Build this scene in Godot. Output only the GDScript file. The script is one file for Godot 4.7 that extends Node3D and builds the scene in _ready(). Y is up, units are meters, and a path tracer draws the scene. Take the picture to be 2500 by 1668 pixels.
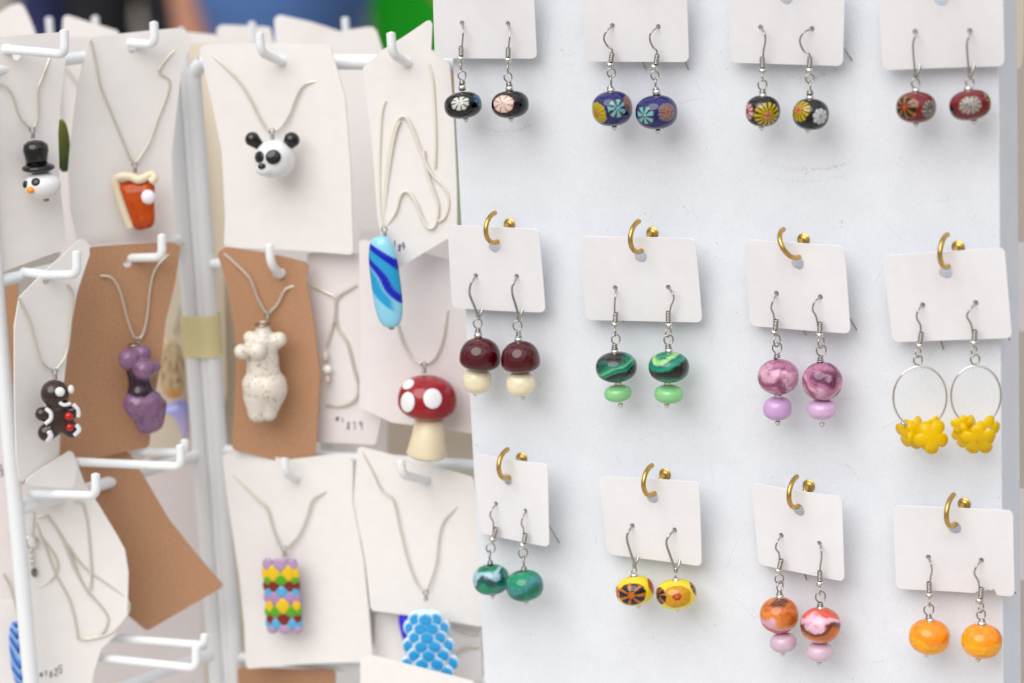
extends Node3D
# A market stall's jewellery display: a white board of glass bead earrings in front of a wire rack of pendant necklaces.
# All shapes are worked out in millimetres round the middle of the board's face (x right, y up, z out of the board) and committed in metres.

const MM := 0.001
const BOARD := Vector3(0.0, 1.01, 0.0)          # the board's middle, above the pavement

var base := Vector3.ZERO                          # where the thing being built stands (metres)
var frame := Transform3D.IDENTITY                 # the local axes that shapes are built in (mm)
var used := {}
var M := {}
var swirl_noise := FastNoiseLite.new()
var warp_noise := FastNoiseLite.new()
var grain_noise := FastNoiseLite.new()

class MB:
	var v := PackedVector3Array()
	var n := PackedVector3Array()
	var c := PackedColorArray()
	var ix := PackedInt32Array()

func numbered(called: String) -> String:
	var k: int = used.get(called, 0)
	used[called] = k + 1
	return called if k == 0 else "%s_%03d" % [called, k]

func thing(called: String, label: String, category: String, at_mm: Vector3, group := "") -> Node3D:
	var o := Node3D.new()
	o.name = numbered(called)
	add_child(o, true)
	o.position = BOARD + at_mm * MM
	base = o.position
	o.set_meta("label", label)
	o.set_meta("category", category)
	if group:
		o.set_meta("group", group)
	return o

func put(b: MB, called: String, m: Material, parent: Node3D) -> MeshInstance3D:
	var pos := PackedVector3Array()
	pos.resize(b.v.size())
	for i in b.v.size():
		pos[i] = b.v[i] * MM + BOARD - base
	for t in range(0, b.ix.size(), 3):
		var p := b.ix[t]
		var q := b.ix[t + 1]
		var r := b.ix[t + 2]
		var g := (b.v[q] - b.v[p]).cross(b.v[r] - b.v[p])
		if g.dot(b.n[p] + b.n[q] + b.n[r]) > 0.0:
			b.ix[t + 1] = r
			b.ix[t + 2] = q
	var a := []
	a.resize(Mesh.ARRAY_MAX)
	a[Mesh.ARRAY_VERTEX] = pos
	a[Mesh.ARRAY_NORMAL] = b.n
	a[Mesh.ARRAY_COLOR] = b.c
	a[Mesh.ARRAY_INDEX] = b.ix
	var me := ArrayMesh.new()
	me.add_surface_from_arrays(Mesh.PRIMITIVE_TRIANGLES, a)
	var o := MeshInstance3D.new()
	o.name = called
	o.mesh = me
	o.material_override = m
	parent.add_child(o, true)
	if parent == self:
		o.position = base
	return o

func rgb(r: int, g: int, b: int) -> Color:      # a colour as the eye reads it, as the linear value that meshes carry
	return Color8(r, g, b).srgb_to_linear()

func vert(b: MB, p: Vector3, nn: Vector3, col: Color) -> int:
	b.v.append(frame * p)
	b.n.append((frame.basis * nn).normalized())
	b.c.append(col)
	return b.v.size() - 1

func quad_ix(b: MB, i: int, j: int, k: int, l: int) -> void:
	b.ix.append_array(PackedInt32Array([i, j, k, i, k, l]))

# ---- shapes ---------------------------------------------------------------------------------------------------------------------
func smooth(pts: Array, per := 6) -> Array:       # a rounded line through the points
	var out := []
	var k := pts.size()
	for i in k - 1:
		var p0: Vector3 = pts[maxi(i - 1, 0)]
		var p1: Vector3 = pts[i]
		var p2: Vector3 = pts[i + 1]
		var p3: Vector3 = pts[mini(i + 2, k - 1)]
		for s in per:
			out.append(p1.cubic_interpolate(p2, p0, p3, float(s) / per))
	out.append(pts[k - 1])
	return out

func tube(b: MB, pts: Array, r, sides := 8, closed := false, col := Color.WHITE, flat := 1.0) -> void:
	var k := pts.size()
	var prev := Vector3.ZERO
	var first := b.v.size()
	for i in k:
		var a: Vector3 = pts[(i - 1 + k) % k] if closed else pts[maxi(i - 1, 0)]
		var c: Vector3 = pts[(i + 1) % k] if closed else pts[mini(i + 1, k - 1)]
		var t := (c - a).normalized()
		if t == Vector3.ZERO:
			t = Vector3.UP
		var s: Vector3
		if prev == Vector3.ZERO:
			s = t.cross(Vector3(0, 0, 1)) if absf(t.z) < 0.9 else t.cross(Vector3(1, 0, 0))
		else:
			s = prev - t * prev.dot(t)
		s = s.normalized()
		prev = s
		var u := t.cross(s)
		var rr: float = r[i] if r is Array else r
		for j in sides:
			var w := TAU * j / sides
			var d := s * cos(w) + u * sin(w) * flat
			vert(b, pts[i] + d * rr, s * cos(w) * flat + u * sin(w), col)
	for i in (k if closed else k - 1):
		for j in sides:
			var j2 := (j + 1) % sides
			var i2 := (i + 1) % k
			quad_ix(b, first + i * sides + j, first + i * sides + j2, first + i2 * sides + j2, first + i2 * sides + j)
	if not closed:
		for e in 2:
			var i: int = 0 if e == 0 else k - 1
			var t: Vector3 = (pts[0] - pts[1]).normalized() if e == 0 else (pts[k - 1] - pts[k - 2]).normalized()
			var rr: float = r[i] if r is Array else r
			var m := vert(b, pts[i] + t * rr * 0.35, t, col)
			var s0 := b.v.size()
			for j in sides:
				b.v.append(b.v[first + i * sides + j])
				b.n.append((b.n[first + i * sides + j] + frame.basis * t).normalized())
				b.c.append(col)
			for j in sides:
				b.ix.append_array(PackedInt32Array([m, s0 + j, s0 + (j + 1) % sides]))

func ring(b: MB, c: Vector3, ax: Vector3, ay: Vector3, r: float, wire: float, n := 22, col := Color.WHITE) -> void:
	var pts := []
	for i in n:
		pts.append(c + ax * (cos(TAU * i / n) * r) + ay * (sin(TAU * i / n) * r))
	tube(b, pts, wire, 7, true, col)

func coil(b: MB, p: Vector3, q: Vector3, r: float, wire: float, turns: float, r2 := -1.0) -> void:
	var a := (q - p).normalized()
	var s := a.cross(Vector3(0, 0, 1)).normalized()
	var u := a.cross(s)
	var pts := []
	var n := int(turns * 12)
	for i in n + 1:
		var f := float(i) / n
		var w := f * turns * TAU
		var rr := r if r2 < 0.0 else lerpf(r, r2, f)
		pts.append(p.lerp(q, f) + (s * cos(w) + u * sin(w)) * rr)
	tube(b, pts, wire, 6)

func axes(a: Vector3) -> Basis:                   # (side, along, towards the viewer)
	var z := (Vector3(0, 0, 1) - a * a.z).normalized()
	return Basis(a.cross(z), a, z)

# a solid of revolution-like body: radii r (side, along, depth); tint(direction on the unit sphere) -> linear colour
func orb(b: MB, c: Vector3, along: Vector3, r: Vector3, tint: Variant, seg := 48, power := 1.0, flat_low := 1.0) -> void:
	var bs := axes(along.normalized())
	var rows := seg / 2
	var first := b.v.size()
	for i in rows + 1:
		var la := PI * i / rows
		var y := cos(la)
		var s := sin(la)
		var yy := signf(y) * pow(absf(y), power)
		var ss := pow(maxf(s, 0.0), power)
		if y < 0.0:
			yy *= flat_low
		for j in seg + 1:
			var lo := TAU * j / seg
			var d := Vector3(s * cos(lo), y, s * sin(lo))
			var p := Vector3(ss * cos(lo) * r.x, yy * r.y, ss * sin(lo) * r.z)
			var nn := Vector3(pow(maxf(s, 0.0), 2.0 - power) * cos(lo) / r.x, signf(y) * pow(absf(y), 2.0 - power) / (r.y * (flat_low if y < 0.0 else 1.0)), pow(maxf(s, 0.0), 2.0 - power) * sin(lo) / r.z)
			var col: Color = tint if tint is Color else tint.call(d)
			vert(b, c + bs * p, bs * nn, col)
	for i in rows:
		for j in seg:
			var k := first + i * (seg + 1) + j
			quad_ix(b, k, k + 1, k + seg + 2, k + seg + 1)

func lathe(b: MB, c: Vector3, along: Vector3, prof: Array, tint: Variant, seg := 28, deep := 1.0) -> void:
	# prof: [radius, height] pairs from the bottom up
	var bs := axes(along.normalized())
	var first := b.v.size()
	var k := prof.size()
	for i in k:
		var a: Array = prof[maxi(i - 1, 0)]
		var e: Array = prof[mini(i + 1, k - 1)]
		var t := Vector2(e[0] - a[0], e[1] - a[1]).normalized()
		for j in seg + 1:
			var lo := TAU * j / seg
			var rad := Vector3(cos(lo), 0, sin(lo))
			var p := Vector3(rad.x * prof[i][0], prof[i][1], rad.z * prof[i][0] * deep)
			var col: Color = tint if tint is Color else tint.call(Vector3(rad.x, float(i) / (k - 1), rad.z))
			vert(b, c + bs * p, bs * (rad * t.y - Vector3(0, t.x, 0)), col)
	for i in k - 1:
		for j in seg:
			var q := first + i * (seg + 1) + j
			quad_ix(b, q, q + 1, q + seg + 2, q + seg + 1)

# a rounded cushion with the outline pts (local x, y) and half thickness t
func pillow(b: MB, pts: Array, t: float, tint: Variant, rings := 7, z0 := 0.0) -> void:
	var c := Vector2.ZERO
	for p: Vector2 in pts:
		c += p / pts.size()
	var k := pts.size()
	var first := b.v.size()
	for i in rings * 2 + 1:
		var w := PI * i / (rings * 2)
		var s := pow(sin(w), 0.45) if i > 0 and i < rings * 2 else 0.0
		var z := cos(w) * t
		for j in k:
			var p: Vector2 = pts[j]
			var e: Vector2 = (pts[(j + 1) % k] - pts[(j - 1 + k) % k]).normalized()
			var o := Vector2(e.y, -e.x)
			if o.dot(p - c) < 0.0:
				o = -o
			var q := c + (p - c) * s
			var nn := Vector3(o.x * sin(w), o.y * sin(w), cos(w))
			var col: Color = tint if tint is Color else tint.call(Vector3(q.x, q.y, z))
			vert(b, Vector3(q.x, q.y, z + z0), nn, col)
	for i in rings * 2:
		for j in k:
			var j2 := (j + 1) % k
			quad_ix(b, first + i * k + j, first + i * k + j2, first + (i + 1) * k + j2, first + (i + 1) * k + j)

func round_line(pts: Array, per := 5) -> Array:   # a closed rounded outline through Vector2 points
	var out := []
	var k := pts.size()
	for i in k:
		for s in per:
			out.append((pts[i] as Vector2).cubic_interpolate(pts[(i + 1) % k], pts[(i - 1 + k) % k], pts[(i + 2) % k], float(s) / per))
	return out

# a thin sheet: outline and holes in mm on the sheet, at(u, v) -> its middle surface; holes: [u, v, radius]
func sheet(b: MB, outline: PackedVector2Array, holes: Array, at: Callable, thick: float, cells: int, col: Color) -> void:
	var lo := outline[0]
	var hi := outline[0]
	for p in outline:
		lo = lo.min(p)
		hi = hi.max(p)
	var xs := []
	var ys := []
	for i in cells + 1:
		xs.append(lerpf(lo.x - 0.01, hi.x + 0.01, float(i) / cells))
		ys.append(lerpf(lo.y - 0.01, hi.y + 0.01, float(i) / cells))
	for h in holes:
		xs.append(h[0])
	xs.sort()
	var rims := []
	for h in holes:
		var rim := PackedVector2Array()
		for i in 20:
			rim.append(Vector2(h[0] + 0.003 + cos(TAU * i / 20) * h[2], h[1] + sin(TAU * i / 20) * h[2] * (h[3] if h.size() > 3 else 1.0)))
		rims.append(rim)
	var nrm := func(u: float, w: float) -> Vector3:
		var e := 0.4
		var du: Vector3 = at.call(u + e, w) - at.call(u - e, w)
		var dw: Vector3 = at.call(u, w + e) - at.call(u, w - e)
		return du.cross(dw).normalized()
	for i in xs.size() - 1:
		if xs[i + 1] - xs[i] < 0.002:
			continue
		for j in cells:
			var cell := PackedVector2Array([Vector2(xs[i], ys[j]), Vector2(xs[i + 1], ys[j]), Vector2(xs[i + 1], ys[j + 1]), Vector2(xs[i], ys[j + 1])])
			var todo: Array = Geometry2D.intersect_polygons(outline, cell)
			for rim in rims:
				var rest := []
				for piece in todo:
					rest.append_array(Geometry2D.clip_polygons(piece, rim))
				todo = rest
			for piece: PackedVector2Array in todo:
				var tri := Geometry2D.triangulate_polygon(piece)
				if tri.is_empty():
					continue
				for side: float in [1.0, -1.0]:
					var s0 := b.v.size()
					for p in piece:
						var nn: Vector3 = nrm.call(p.x, p.y) * side
						vert(b, at.call(p.x, p.y) + nn * thick * 0.5, nn, col)
					for t in tri:
						b.ix.append(s0 + t)
	for loop: PackedVector2Array in [outline] + rims:
		var k := loop.size()
		for i in k:
			var p := loop[i]
			var q := loop[(i + 1) % k]
			var steps := maxi(1, int(p.distance_to(q) / 4.0))
			for s in steps:
				var a := p.lerp(q, float(s) / steps)
				var e := p.lerp(q, float(s + 1) / steps)
				var na: Vector3 = nrm.call(a.x, a.y)
				var ne: Vector3 = nrm.call(e.x, e.y)
				var pa: Vector3 = at.call(a.x, a.y)
				var pe: Vector3 = at.call(e.x, e.y)
				var o := (pe - pa).cross(na).normalized()
				var h := thick * 0.5
				var i0 := vert(b, pa + na * h, o, col)
				vert(b, pe + ne * h, o, col)
				vert(b, pe - ne * h, o, col)
				vert(b, pa - na * h, o, col)
				quad_ix(b, i0, i0 + 1, i0 + 2, i0 + 3)

# one smooth skin over many rounded bones: bones are [from, to, radius from, radius to, colour, (depth factor)]; surface nets on a grid
func skin(b: MB, bones: Array, cell: float, k: float) -> void:
	var lo := Vector3(1e9, 1e9, 1e9)
	var hi := -lo
	for q in bones:
		var m := maxf(q[2], q[3]) + k + cell * 2.0
		lo = lo.min((q[0] as Vector3).min(q[1]) - Vector3(m, m, m))
		hi = hi.max((q[0] as Vector3).max(q[1]) + Vector3(m, m, m))
	var n := Vector3i(((hi - lo) / cell).ceil()) + Vector3i(2, 2, 2)
	var f := PackedFloat32Array()
	var near := PackedFloat32Array()
	var who := PackedInt32Array()
	f.resize(n.x * n.y * n.z)
	near.resize(f.size())
	who.resize(f.size())
	f.fill(k + cell * 3.0)
	near.fill(1e9)
	for w in bones.size():
		var q: Array = bones[w]
		var A: Vector3 = q[0]
		var B: Vector3 = q[1]
		var m := maxf(q[2], q[3]) + k + cell * 2.0
		var l := Vector3i(((A.min(B) - Vector3(m, m, m) - lo) / cell).floor()).max(Vector3i.ZERO)
		var h := Vector3i(((A.max(B) + Vector3(m, m, m) - lo) / cell).ceil()).min(n - Vector3i.ONE)
		var d := B - A
		var dd := maxf(d.length_squared(), 1e-9)
		for z in range(l.z, h.z + 1):
			for y in range(l.y, h.y + 1):
				for x in range(l.x, h.x + 1):
					var p := lo + Vector3(x, y, z) * cell
					var t := clampf((p - A).dot(d) / dd, 0.0, 1.0)
					var e := p.distance_to(A + d * t) - lerpf(q[2], q[3], t)
					var at := (z * n.y + y) * n.x + x
					if e < near[at]:
						near[at] = e
						who[at] = w
					var o := f[at]
					var g := clampf(0.5 + 0.5 * (o - e) / k, 0.0, 1.0)
					f[at] = lerpf(o, e, g) - k * g * (1.0 - g)
	var id := {}
	var step := [1, n.x, n.x * n.y]
	for z in n.z - 1:
		for y in n.y - 1:
			for x in n.x - 1:
				var at := (z * n.y + y) * n.x + x
				var inside := 0
				for c in 8:
					if f[at + (c & 1) * step[0] + ((c >> 1) & 1) * step[1] + (c >> 2) * step[2]] < 0.0:
						inside += 1
				if inside == 0 or inside == 8:
					continue
				var sum := Vector3.ZERO
				var cnt := 0
				for e in 12:
					var ax: int = e >> 2
					var o1 := e & 1
					var o2 := (e >> 1) & 1
					var u: int = (ax + 1) % 3
					var w: int = (ax + 2) % 3
					var s: int = at + o1 * step[u] + o2 * step[w]
					var fa := f[s]
					var fb := f[s + step[ax]]
					if (fa < 0.0) != (fb < 0.0):
						var pp := Vector3.ZERO
						pp[ax] = fa / (fa - fb)
						pp[u] = o1
						pp[w] = o2
						sum += pp
						cnt += 1
				var p := lo + (Vector3(x, y, z) + sum / cnt) * cell
				var gr := Vector3(f[at + 1] - f[at] + f[at + 1 + step[1]] - f[at + step[1]] + f[at + 1 + step[2]] - f[at + step[2]] + f[at + 1 + step[1] + step[2]] - f[at + step[1] + step[2]],
					f[at + step[1]] - f[at] + f[at + 1 + step[1]] - f[at + 1] + f[at + step[1] + step[2]] - f[at + step[2]] + f[at + 1 + step[1] + step[2]] - f[at + 1 + step[2]],
					f[at + step[2]] - f[at] + f[at + 1 + step[2]] - f[at + 1] + f[at + step[1] + step[2]] - f[at + step[1]] + f[at + 1 + step[1] + step[2]] - f[at + 1 + step[1]])
				var col: Color = bones[who[at]][4]
				id[at] = vert(b, p, gr, col)
	for at: int in id:
		for ax in 3:
			var fa := f[at]
			var fb := f[at + step[ax]]
			if (fa < 0.0) == (fb < 0.0):
				continue
			var u: int = step[(ax + 1) % 3]
			var w: int = step[(ax + 2) % 3]
			if id.has(at - u) and id.has(at - w) and id.has(at - u - w):
				quad_ix(b, id[at], id[at - u], id[at - u - w], id[at - w])

# ---- the look of the glass --------------------------------------------------------------------------------------------------------
func cane(d: Vector3, base_col: Color, spots: Array) -> Color:
	# slices of flower cane melted into a bead: [direction, angular radius, petals, petal, line, heart, heart size, petal share]
	var wob := 1.0 + 0.1 * swirl_noise.get_noise_3dv(d * 2.6)
	var col := base_col.lerp(base_col * 1.5, clampf(swirl_noise.get_noise_3dv(d * 3.0 + Vector3(7, 0, 0)), 0.0, 1.0) * 0.5)
	for s in spots:
		var c: Vector3 = s[0]
		var a: float = acos(clampf(d.dot(c), -1.0, 1.0)) / s[1] * wob
		if a > 1.0:
			continue
		var e1 := c.cross(Vector3(0, 1, 0.13)).normalized()
		var e2 := c.cross(e1)
		var ph: float = atan2(d.dot(e2), d.dot(e1)) + s[1] * 3.0
		var w: float = fposmod(ph * s[2] / TAU, 1.0)
		var tri := absf(w - 0.5) * 2.0
		if s.size() > 8 and a > 0.72 + 0.28 * sqrt(maxf(0.0, 1.0 - tri * tri)):      # petals with rounded ends
			continue
		if a < s[6]:
			col = s[5] if a > s[6] * 0.5 else (s[5] as Color).lerp(s[4], 0.55)
		else:
			col = (s[3] as Color).lerp(s[4], smoothstep(s[7] - 0.14, s[7] + 0.14, tri))
			if a > 0.93 and s.size() < 9:
				col = col.lerp(s[4], 0.5)
	return col

func swirl(d: Vector3, pal: Array, dir: Vector3, bands: float, warp: float, at: Vector3, vein: float) -> Color:
	var q := d * 0.8 + at
	var bend := Vector3(warp_noise.get_noise_3dv(q), warp_noise.get_noise_3dv(q + Vector3(31, 0, 0)), warp_noise.get_noise_3dv(q + Vector3(0, 57, 0))) * warp
	var e := d + bend
	var t := fposmod((e.dot(dir) * 0.5 + 0.5) * bands + 0.05 * swirl_noise.get_noise_3dv(d * 3.0 + at), 1.0) * pal.size()
	var i := int(t) % pal.size()
	var col: Color = (pal[i] as Color).lerp(pal[(i + 1) % pal.size()], smoothstep(0.45, 1.0, t - floorf(t)))
	var streak := swirl_noise.get_noise_3dv(e * 2.2 + at) * 0.5 + swirl_noise.get_noise_3dv(Vector3(e.dot(dir) * 9.0, e.x, e.z) + at) * 0.5
	var line := smoothstep(0.05, 0.0, absf(warp_noise.get_noise_3dv(e * 0.9 + at * 1.7) - 0.1)) + 0.6 * smoothstep(0.06, 0.0, absf(swirl_noise.get_noise_3dv(e * 1.5 + at)))
	col = col.lerp(Color(col.r * 0.22, col.g * 0.14, col.b * 0.2), clampf(line, 0.0, 1.0) * vein)
	return col * (1.0 + 0.45 * streak)

func milky(d: Vector3, col: Color, at: Vector3) -> Color:
	var s := swirl_noise.get_noise_3dv(Vector3(d.x, d.y * 2.6, d.z) * 1.3 + at)
	return col * (1.0 + 0.1 * s)

# ---- the things on the board --------------------------------------------------------------------------------------------------------
func earring_card(label: String, p: Array, size: Vector2, holes: Array, bow: float, torn := 0.0) -> void:
	frame = Transform3D.IDENTITY
	var mid: Vector3 = (p[2] + p[3]) * 0.5
	var t := thing("earring_card", label, "earring card", mid, "white earring cards on the board")
	var out := PackedVector2Array()
	var r := 2.0
	var cs := [Vector2(r, r), Vector2(size.x - r, r), Vector2(size.x - r, size.y - r), Vector2(r, size.y - r)]
	for k in 4:
		if k == 1 and torn > 0.0:
			var x := size.x * torn
			for q in [[-7.0, 0.1], [-5.5, 1.0], [-4.2, 0.7], [-2.6, 1.7], [-1.2, 1.5], [-0.6, 2.2], [0.2, 1.0], [0.5, -0.2]]:
				out.append(Vector2(x + q[0], maxf(q[1], 0.0)))
		for i in 6:
			var w := PI + k * PI / 2 + i * PI / 10
			out.append(cs[k] + Vector2(cos(w), sin(w)) * r)
	var at := func(u: float, w: float) -> Vector3:
		var x := u / size.x
		var y := w / size.y
		var q: Vector3 = (p[3] as Vector3).lerp(p[2], x).lerp((p[0] as Vector3).lerp(p[1], x), y)
		return q + Vector3(0.2, 0, 1) * (bow * (4.0 * x * (1.0 - x) - 0.6) + 0.25 * sin(x * 5.0 + y * 3.0 + size.x))
	var b := MB.new()
	sheet(b, out, holes, at, 0.45, 8, Color.WHITE)
	put(b, "card", M.card, t)

func earring(q: Dictionary) -> void:
	frame = Transform3D.IDENTITY
	var c: Vector3 = q.bead
	var t := thing("earring", q.label, "earring", c, "glass bead earrings on the board")
	var line: Array = q.line                      # hole, bend, down to the foot of the wire
	var w := MB.new()
	tube(w, smooth(line, 7), 0.42 if q.has("joint") else 0.31, 8, false, Color.WHITE, 0.7 if q.has("joint") else 1.0)
	var ear_wire := put(w, "ear_wire", M.steel, t)
	if q.has("tail"):
		w = MB.new()
		tube(w, smooth(q.tail, 6), 0.26, 6)
		put(w, "tail", M.steel, ear_wire)
	if q.has("coil"):
		w = MB.new()
		coil(w, q.coil[0], q.coil[1], 0.66, 0.25, 7.5)
		put(w, "coil", M.steel, ear_wire)
		w = MB.new()
		orb(w, q.ball, Vector3.UP, Vector3(1.3, 1.15, 1.3), Color.WHITE, 22)
		put(w, "ball", M.silver, ear_wire)
	if q.has("joint"):
		w = MB.new()
		orb(w, q.joint, Vector3.UP, Vector3(0.75, 1.15, 0.75), Color.WHITE, 16)
		tube(w, smooth([q.joint, q.joint + Vector3(0.3, 1.2, -1.6), q.joint + Vector3(0.3, 3.4, -3.2)], 4), 0.5, 7)
		put(w, "lever", M.steel, ear_wire)
	for r in q.rings:
		w = MB.new()
		var ax := Vector3(0.87, 0, -0.49).rotated(Vector3.UP, r[2])
		ring(w, r[0], ax, Vector3(-0.03, 1.12, -0.1), r[1], 0.27)
		put(w, "wire_loop", M.steel, t)
	if q.has("wrap"):
		w = MB.new()
		coil(w, q.wrap[0], q.wrap[1], 0.62, 0.28, 3.2, 0.95)
		put(w, "wire_wrap", M.steel, t)
	var along: Vector3 = q.along
	for s in q.spacers:
		w = MB.new()
		orb(w, s[0], along, Vector3(s[1], s[1] * 0.78, s[1]) * 1.12, Color.WHITE, 18, 0.8)
		put(w, "spacer", M.silver, t)
	if q.has("rx"):
		w = MB.new()
		var r: Vector3 = Vector3(q.rx, q.ry, q.rx)
		orb(w, c, along, r, q.tint, 104, q.get("power", 0.86), q.get("low", 1.0))
		put(w, "bead", M.glass, t)
	if q.has("small"):
		w = MB.new()
		orb(w, q.small, along, Vector3(q.srx, q.sry, q.srx), q.stint, 56, 0.88)
		put(w, "lower_bead", M.glass, t)
	if q.has("hoop"):
		var h: Array = q.hoop                     # centre, half width, half height, side axis
		w = MB.new()
		var pts := []
		for i in 49:
			var a := PI / 2 + 0.05 + (TAU - 0.1) * i / 48
			pts.append(h[0] + h[3] * (cos(a) * h[1]) + Vector3(0, 1, 0.03) * (sin(a) * h[2]))
		tube(w, pts, 0.33, 8)
		put(w, "hoop", M.silver, t)
		for a: Vector3 in q.stops:
			w = MB.new()
			orb(w, a, Vector3.UP, Vector3(1.05, 0.95, 1.05), Color.WHITE, 18)
			put(w, "stop_bead", M.silver, t)
		for fl in q.flowers:                      # centre, size, turn about the upright, tilt, spin
			w = MB.new()
			var bs := Basis.from_euler(Vector3(fl[3], fl[2], fl[4]))
			frame = Transform3D(bs, fl[0])
			var pts2 := []
			for i in 60:
				var a := TAU * i / 60
				var rr: float = fl[1] * 1.14 * (0.66 + 0.34 * pow(absf(cos(a * 2.5)), 0.6) + 0.04 * sin(a * 3.0 + fl[4]))
				pts2.append(Vector2(cos(a), sin(a)) * rr)
			pillow(w, pts2, 0.42, Color.WHITE, 5)
			frame = Transform3D.IDENTITY
			put(w, "flower_bead", M.yellow_flower, t)
	if q.has("end"):
		w = MB.new()
		orb(w, q.end, along, Vector3(0.95, 0.62, 0.95), Color.WHITE, 16, 0.75)
		orb(w, q.end - along * 0.75, along, Vector3(0.55, 0.4, 0.55), Color.WHITE, 12)
		put(w, "end_bead", M.silver, t)

var hook0: Node3D
func brass_hook(at: Vector3, label: String, turn: float) -> void:
	var o: Node3D
	if hook0 == null:
		frame = Transform3D.IDENTITY
		o = thing("brass_hook", label, "cup hook", at, "brass cup hooks screwed into the board")
		hook0 = o
		var b := MB.new()
		frame = Transform3D(Basis(Vector3(1, 0, 0), Vector3(0, 0, 1), Vector3(0, -1, 0)), at)
		lathe(b, Vector3.ZERO, Vector3.UP, [[0.01, 0.0], [2.0, 0.0], [2.15, 0.15], [2.1, 0.32], [1.5, 0.55], [1.05, 0.62], [0.85, 0.95], [0.01, 1.05]], Color.WHITE, 26)
		frame = Transform3D(Basis.IDENTITY, at)
		put(b, "flange", M.brass, o)
		b = MB.new()
		var pts := [Vector3(0, 0, 0.6), Vector3(0, -0.1, 2.0), Vector3(0, -1.0, 3.4)]
		for i in 16:
			var a := deg_to_rad(-140.0 + 15.4 * i)
			pts.append(Vector3(0, 0.6 + sin(a) * 5.0, 9.6 + cos(a) * 6.6))
		tube(b, smooth(pts, 3), 0.82, 12)
		put(b, "hook", M.brass, o)
	else:
		o = hook0.duplicate()
		o.name = numbered("brass_hook")
		add_child(o, true)
		o.position = BOARD + at * MM
		o.set_meta("label", label)
	o.rotation.z = turn

# ---- the things on the rack ------------------------------------------------------------------------------------------------------------
func necklace_card(label: String, o: Vector3, ax: Vector3, ay: Vector3, pts: Array, holes: Array, curl: Vector3, m: String, marks := []) -> void:
	frame = Transform3D.IDENTITY
	var n := ax.cross(ay).normalized()
	var t := thing("necklace_card", label, "necklace card", o, "necklace cards hung on the wire rack")
	var raw := PackedVector2Array()
	for p: Vector2 in pts:
		raw.append(p)
	if Geometry2D.is_polygon_clockwise(raw):
		raw.reverse()
	var soft: Array = Geometry2D.offset_polygon(raw, -1.3, Geometry2D.JOIN_ROUND)
	if soft.size() == 1:
		soft = Geometry2D.offset_polygon(soft[0], 1.3, Geometry2D.JOIN_ROUND)
		raw = soft[0]
	var lo := raw[0]
	var hi := raw[0]
	for p in raw:
		lo = lo.min(p)
		hi = hi.max(p)
	var mid := (lo + hi) * 0.5
	var at := func(u: float, w: float) -> Vector3:
		var x := (u - mid.x) / maxf(hi.x - lo.x, 1.0) * 2.0
		var y := (w - mid.y) / maxf(hi.y - lo.y, 1.0) * 2.0
		return o + ax * u + ay * w + n * (curl.x * x * x + curl.y * y * y + curl.z * x * y)
	var b := MB.new()
	sheet(b, raw, holes, at, 0.5, 9, Color.WHITE)
	var card := put(b, "card", M[m], t)
	if marks.size():
		b = MB.new()
		for line: Array in marks:
			var q := []
			for p: Vector2 in line:
				q.append(at.call(p.x, p.y) + n * 0.32)
			tube(b, q, 0.17, 6)
		put(b, "price_writing", M.ink, card)

func cord(t: Node3D, lines: Array, m: String, r := 0.45) -> void:
	frame = Transform3D.IDENTITY
	for l in lines:
		var b := MB.new()
		tube(b, smooth(l, 6), r, 8)
		put(b, "cord", M[m], t)

func wire_top(t: Node3D, p: Vector3, r := 0.9) -> void:      # the little twisted loop a pendant hangs from
	frame = Transform3D.IDENTITY
	var b := MB.new()
	ring(b, p + Vector3(0, r, 0), Vector3(0.87, 0, -0.49), Vector3.UP, r, 0.27)
	put(b, "wire_loop", M.steel, t)
	b = MB.new()
	coil(b, p, p - Vector3(0, 2.2, 0), 0.6, 0.27, 3.0)
	put(b, "wire_wrap", M.steel, t)

func on(o: Vector3, turn: float, tilt := 0.0) -> void:       # local axes at o, turned to the side and tilted in its own plane (degrees)
	frame = Transform3D(Basis(Vector3.UP, deg_to_rad(turn)) * Basis(Vector3(0, 0, 1), deg_to_rad(tilt)), o)

func lump(t: Node3D, called: String, p: Vector3, r: Vector3, col: Color, m := "glass", seg := 30) -> void:
	var b := MB.new()
	orb(b, p, Vector3.UP, r, col, seg)
	put(b, called, M[m], t)

func dot_on(t: Node3D, called: String, at: Vector3, nn: Vector3, size: Vector2, col: Color, m := "glass") -> void:
	# a low round dot melted onto a surface at a point with that normal
	var side := nn.cross(Vector3.UP).normalized()
	var keep := frame
	frame = frame * Transform3D(Basis(side, nn, side.cross(nn)), at)
	var b := MB.new()
	lathe(b, Vector3.ZERO, Vector3.UP, [[0.01, -1.8], [0.85, -1.6], [1.0, -0.25], [0.96, 0.05], [0.8, 0.3], [0.45, 0.5], [0.01, 0.58]].map(func(q): return [q[0] * size.x, q[1]]), col, 26, size.y / size.x)
	put(b, called, M[m], t)
	frame = keep


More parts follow.
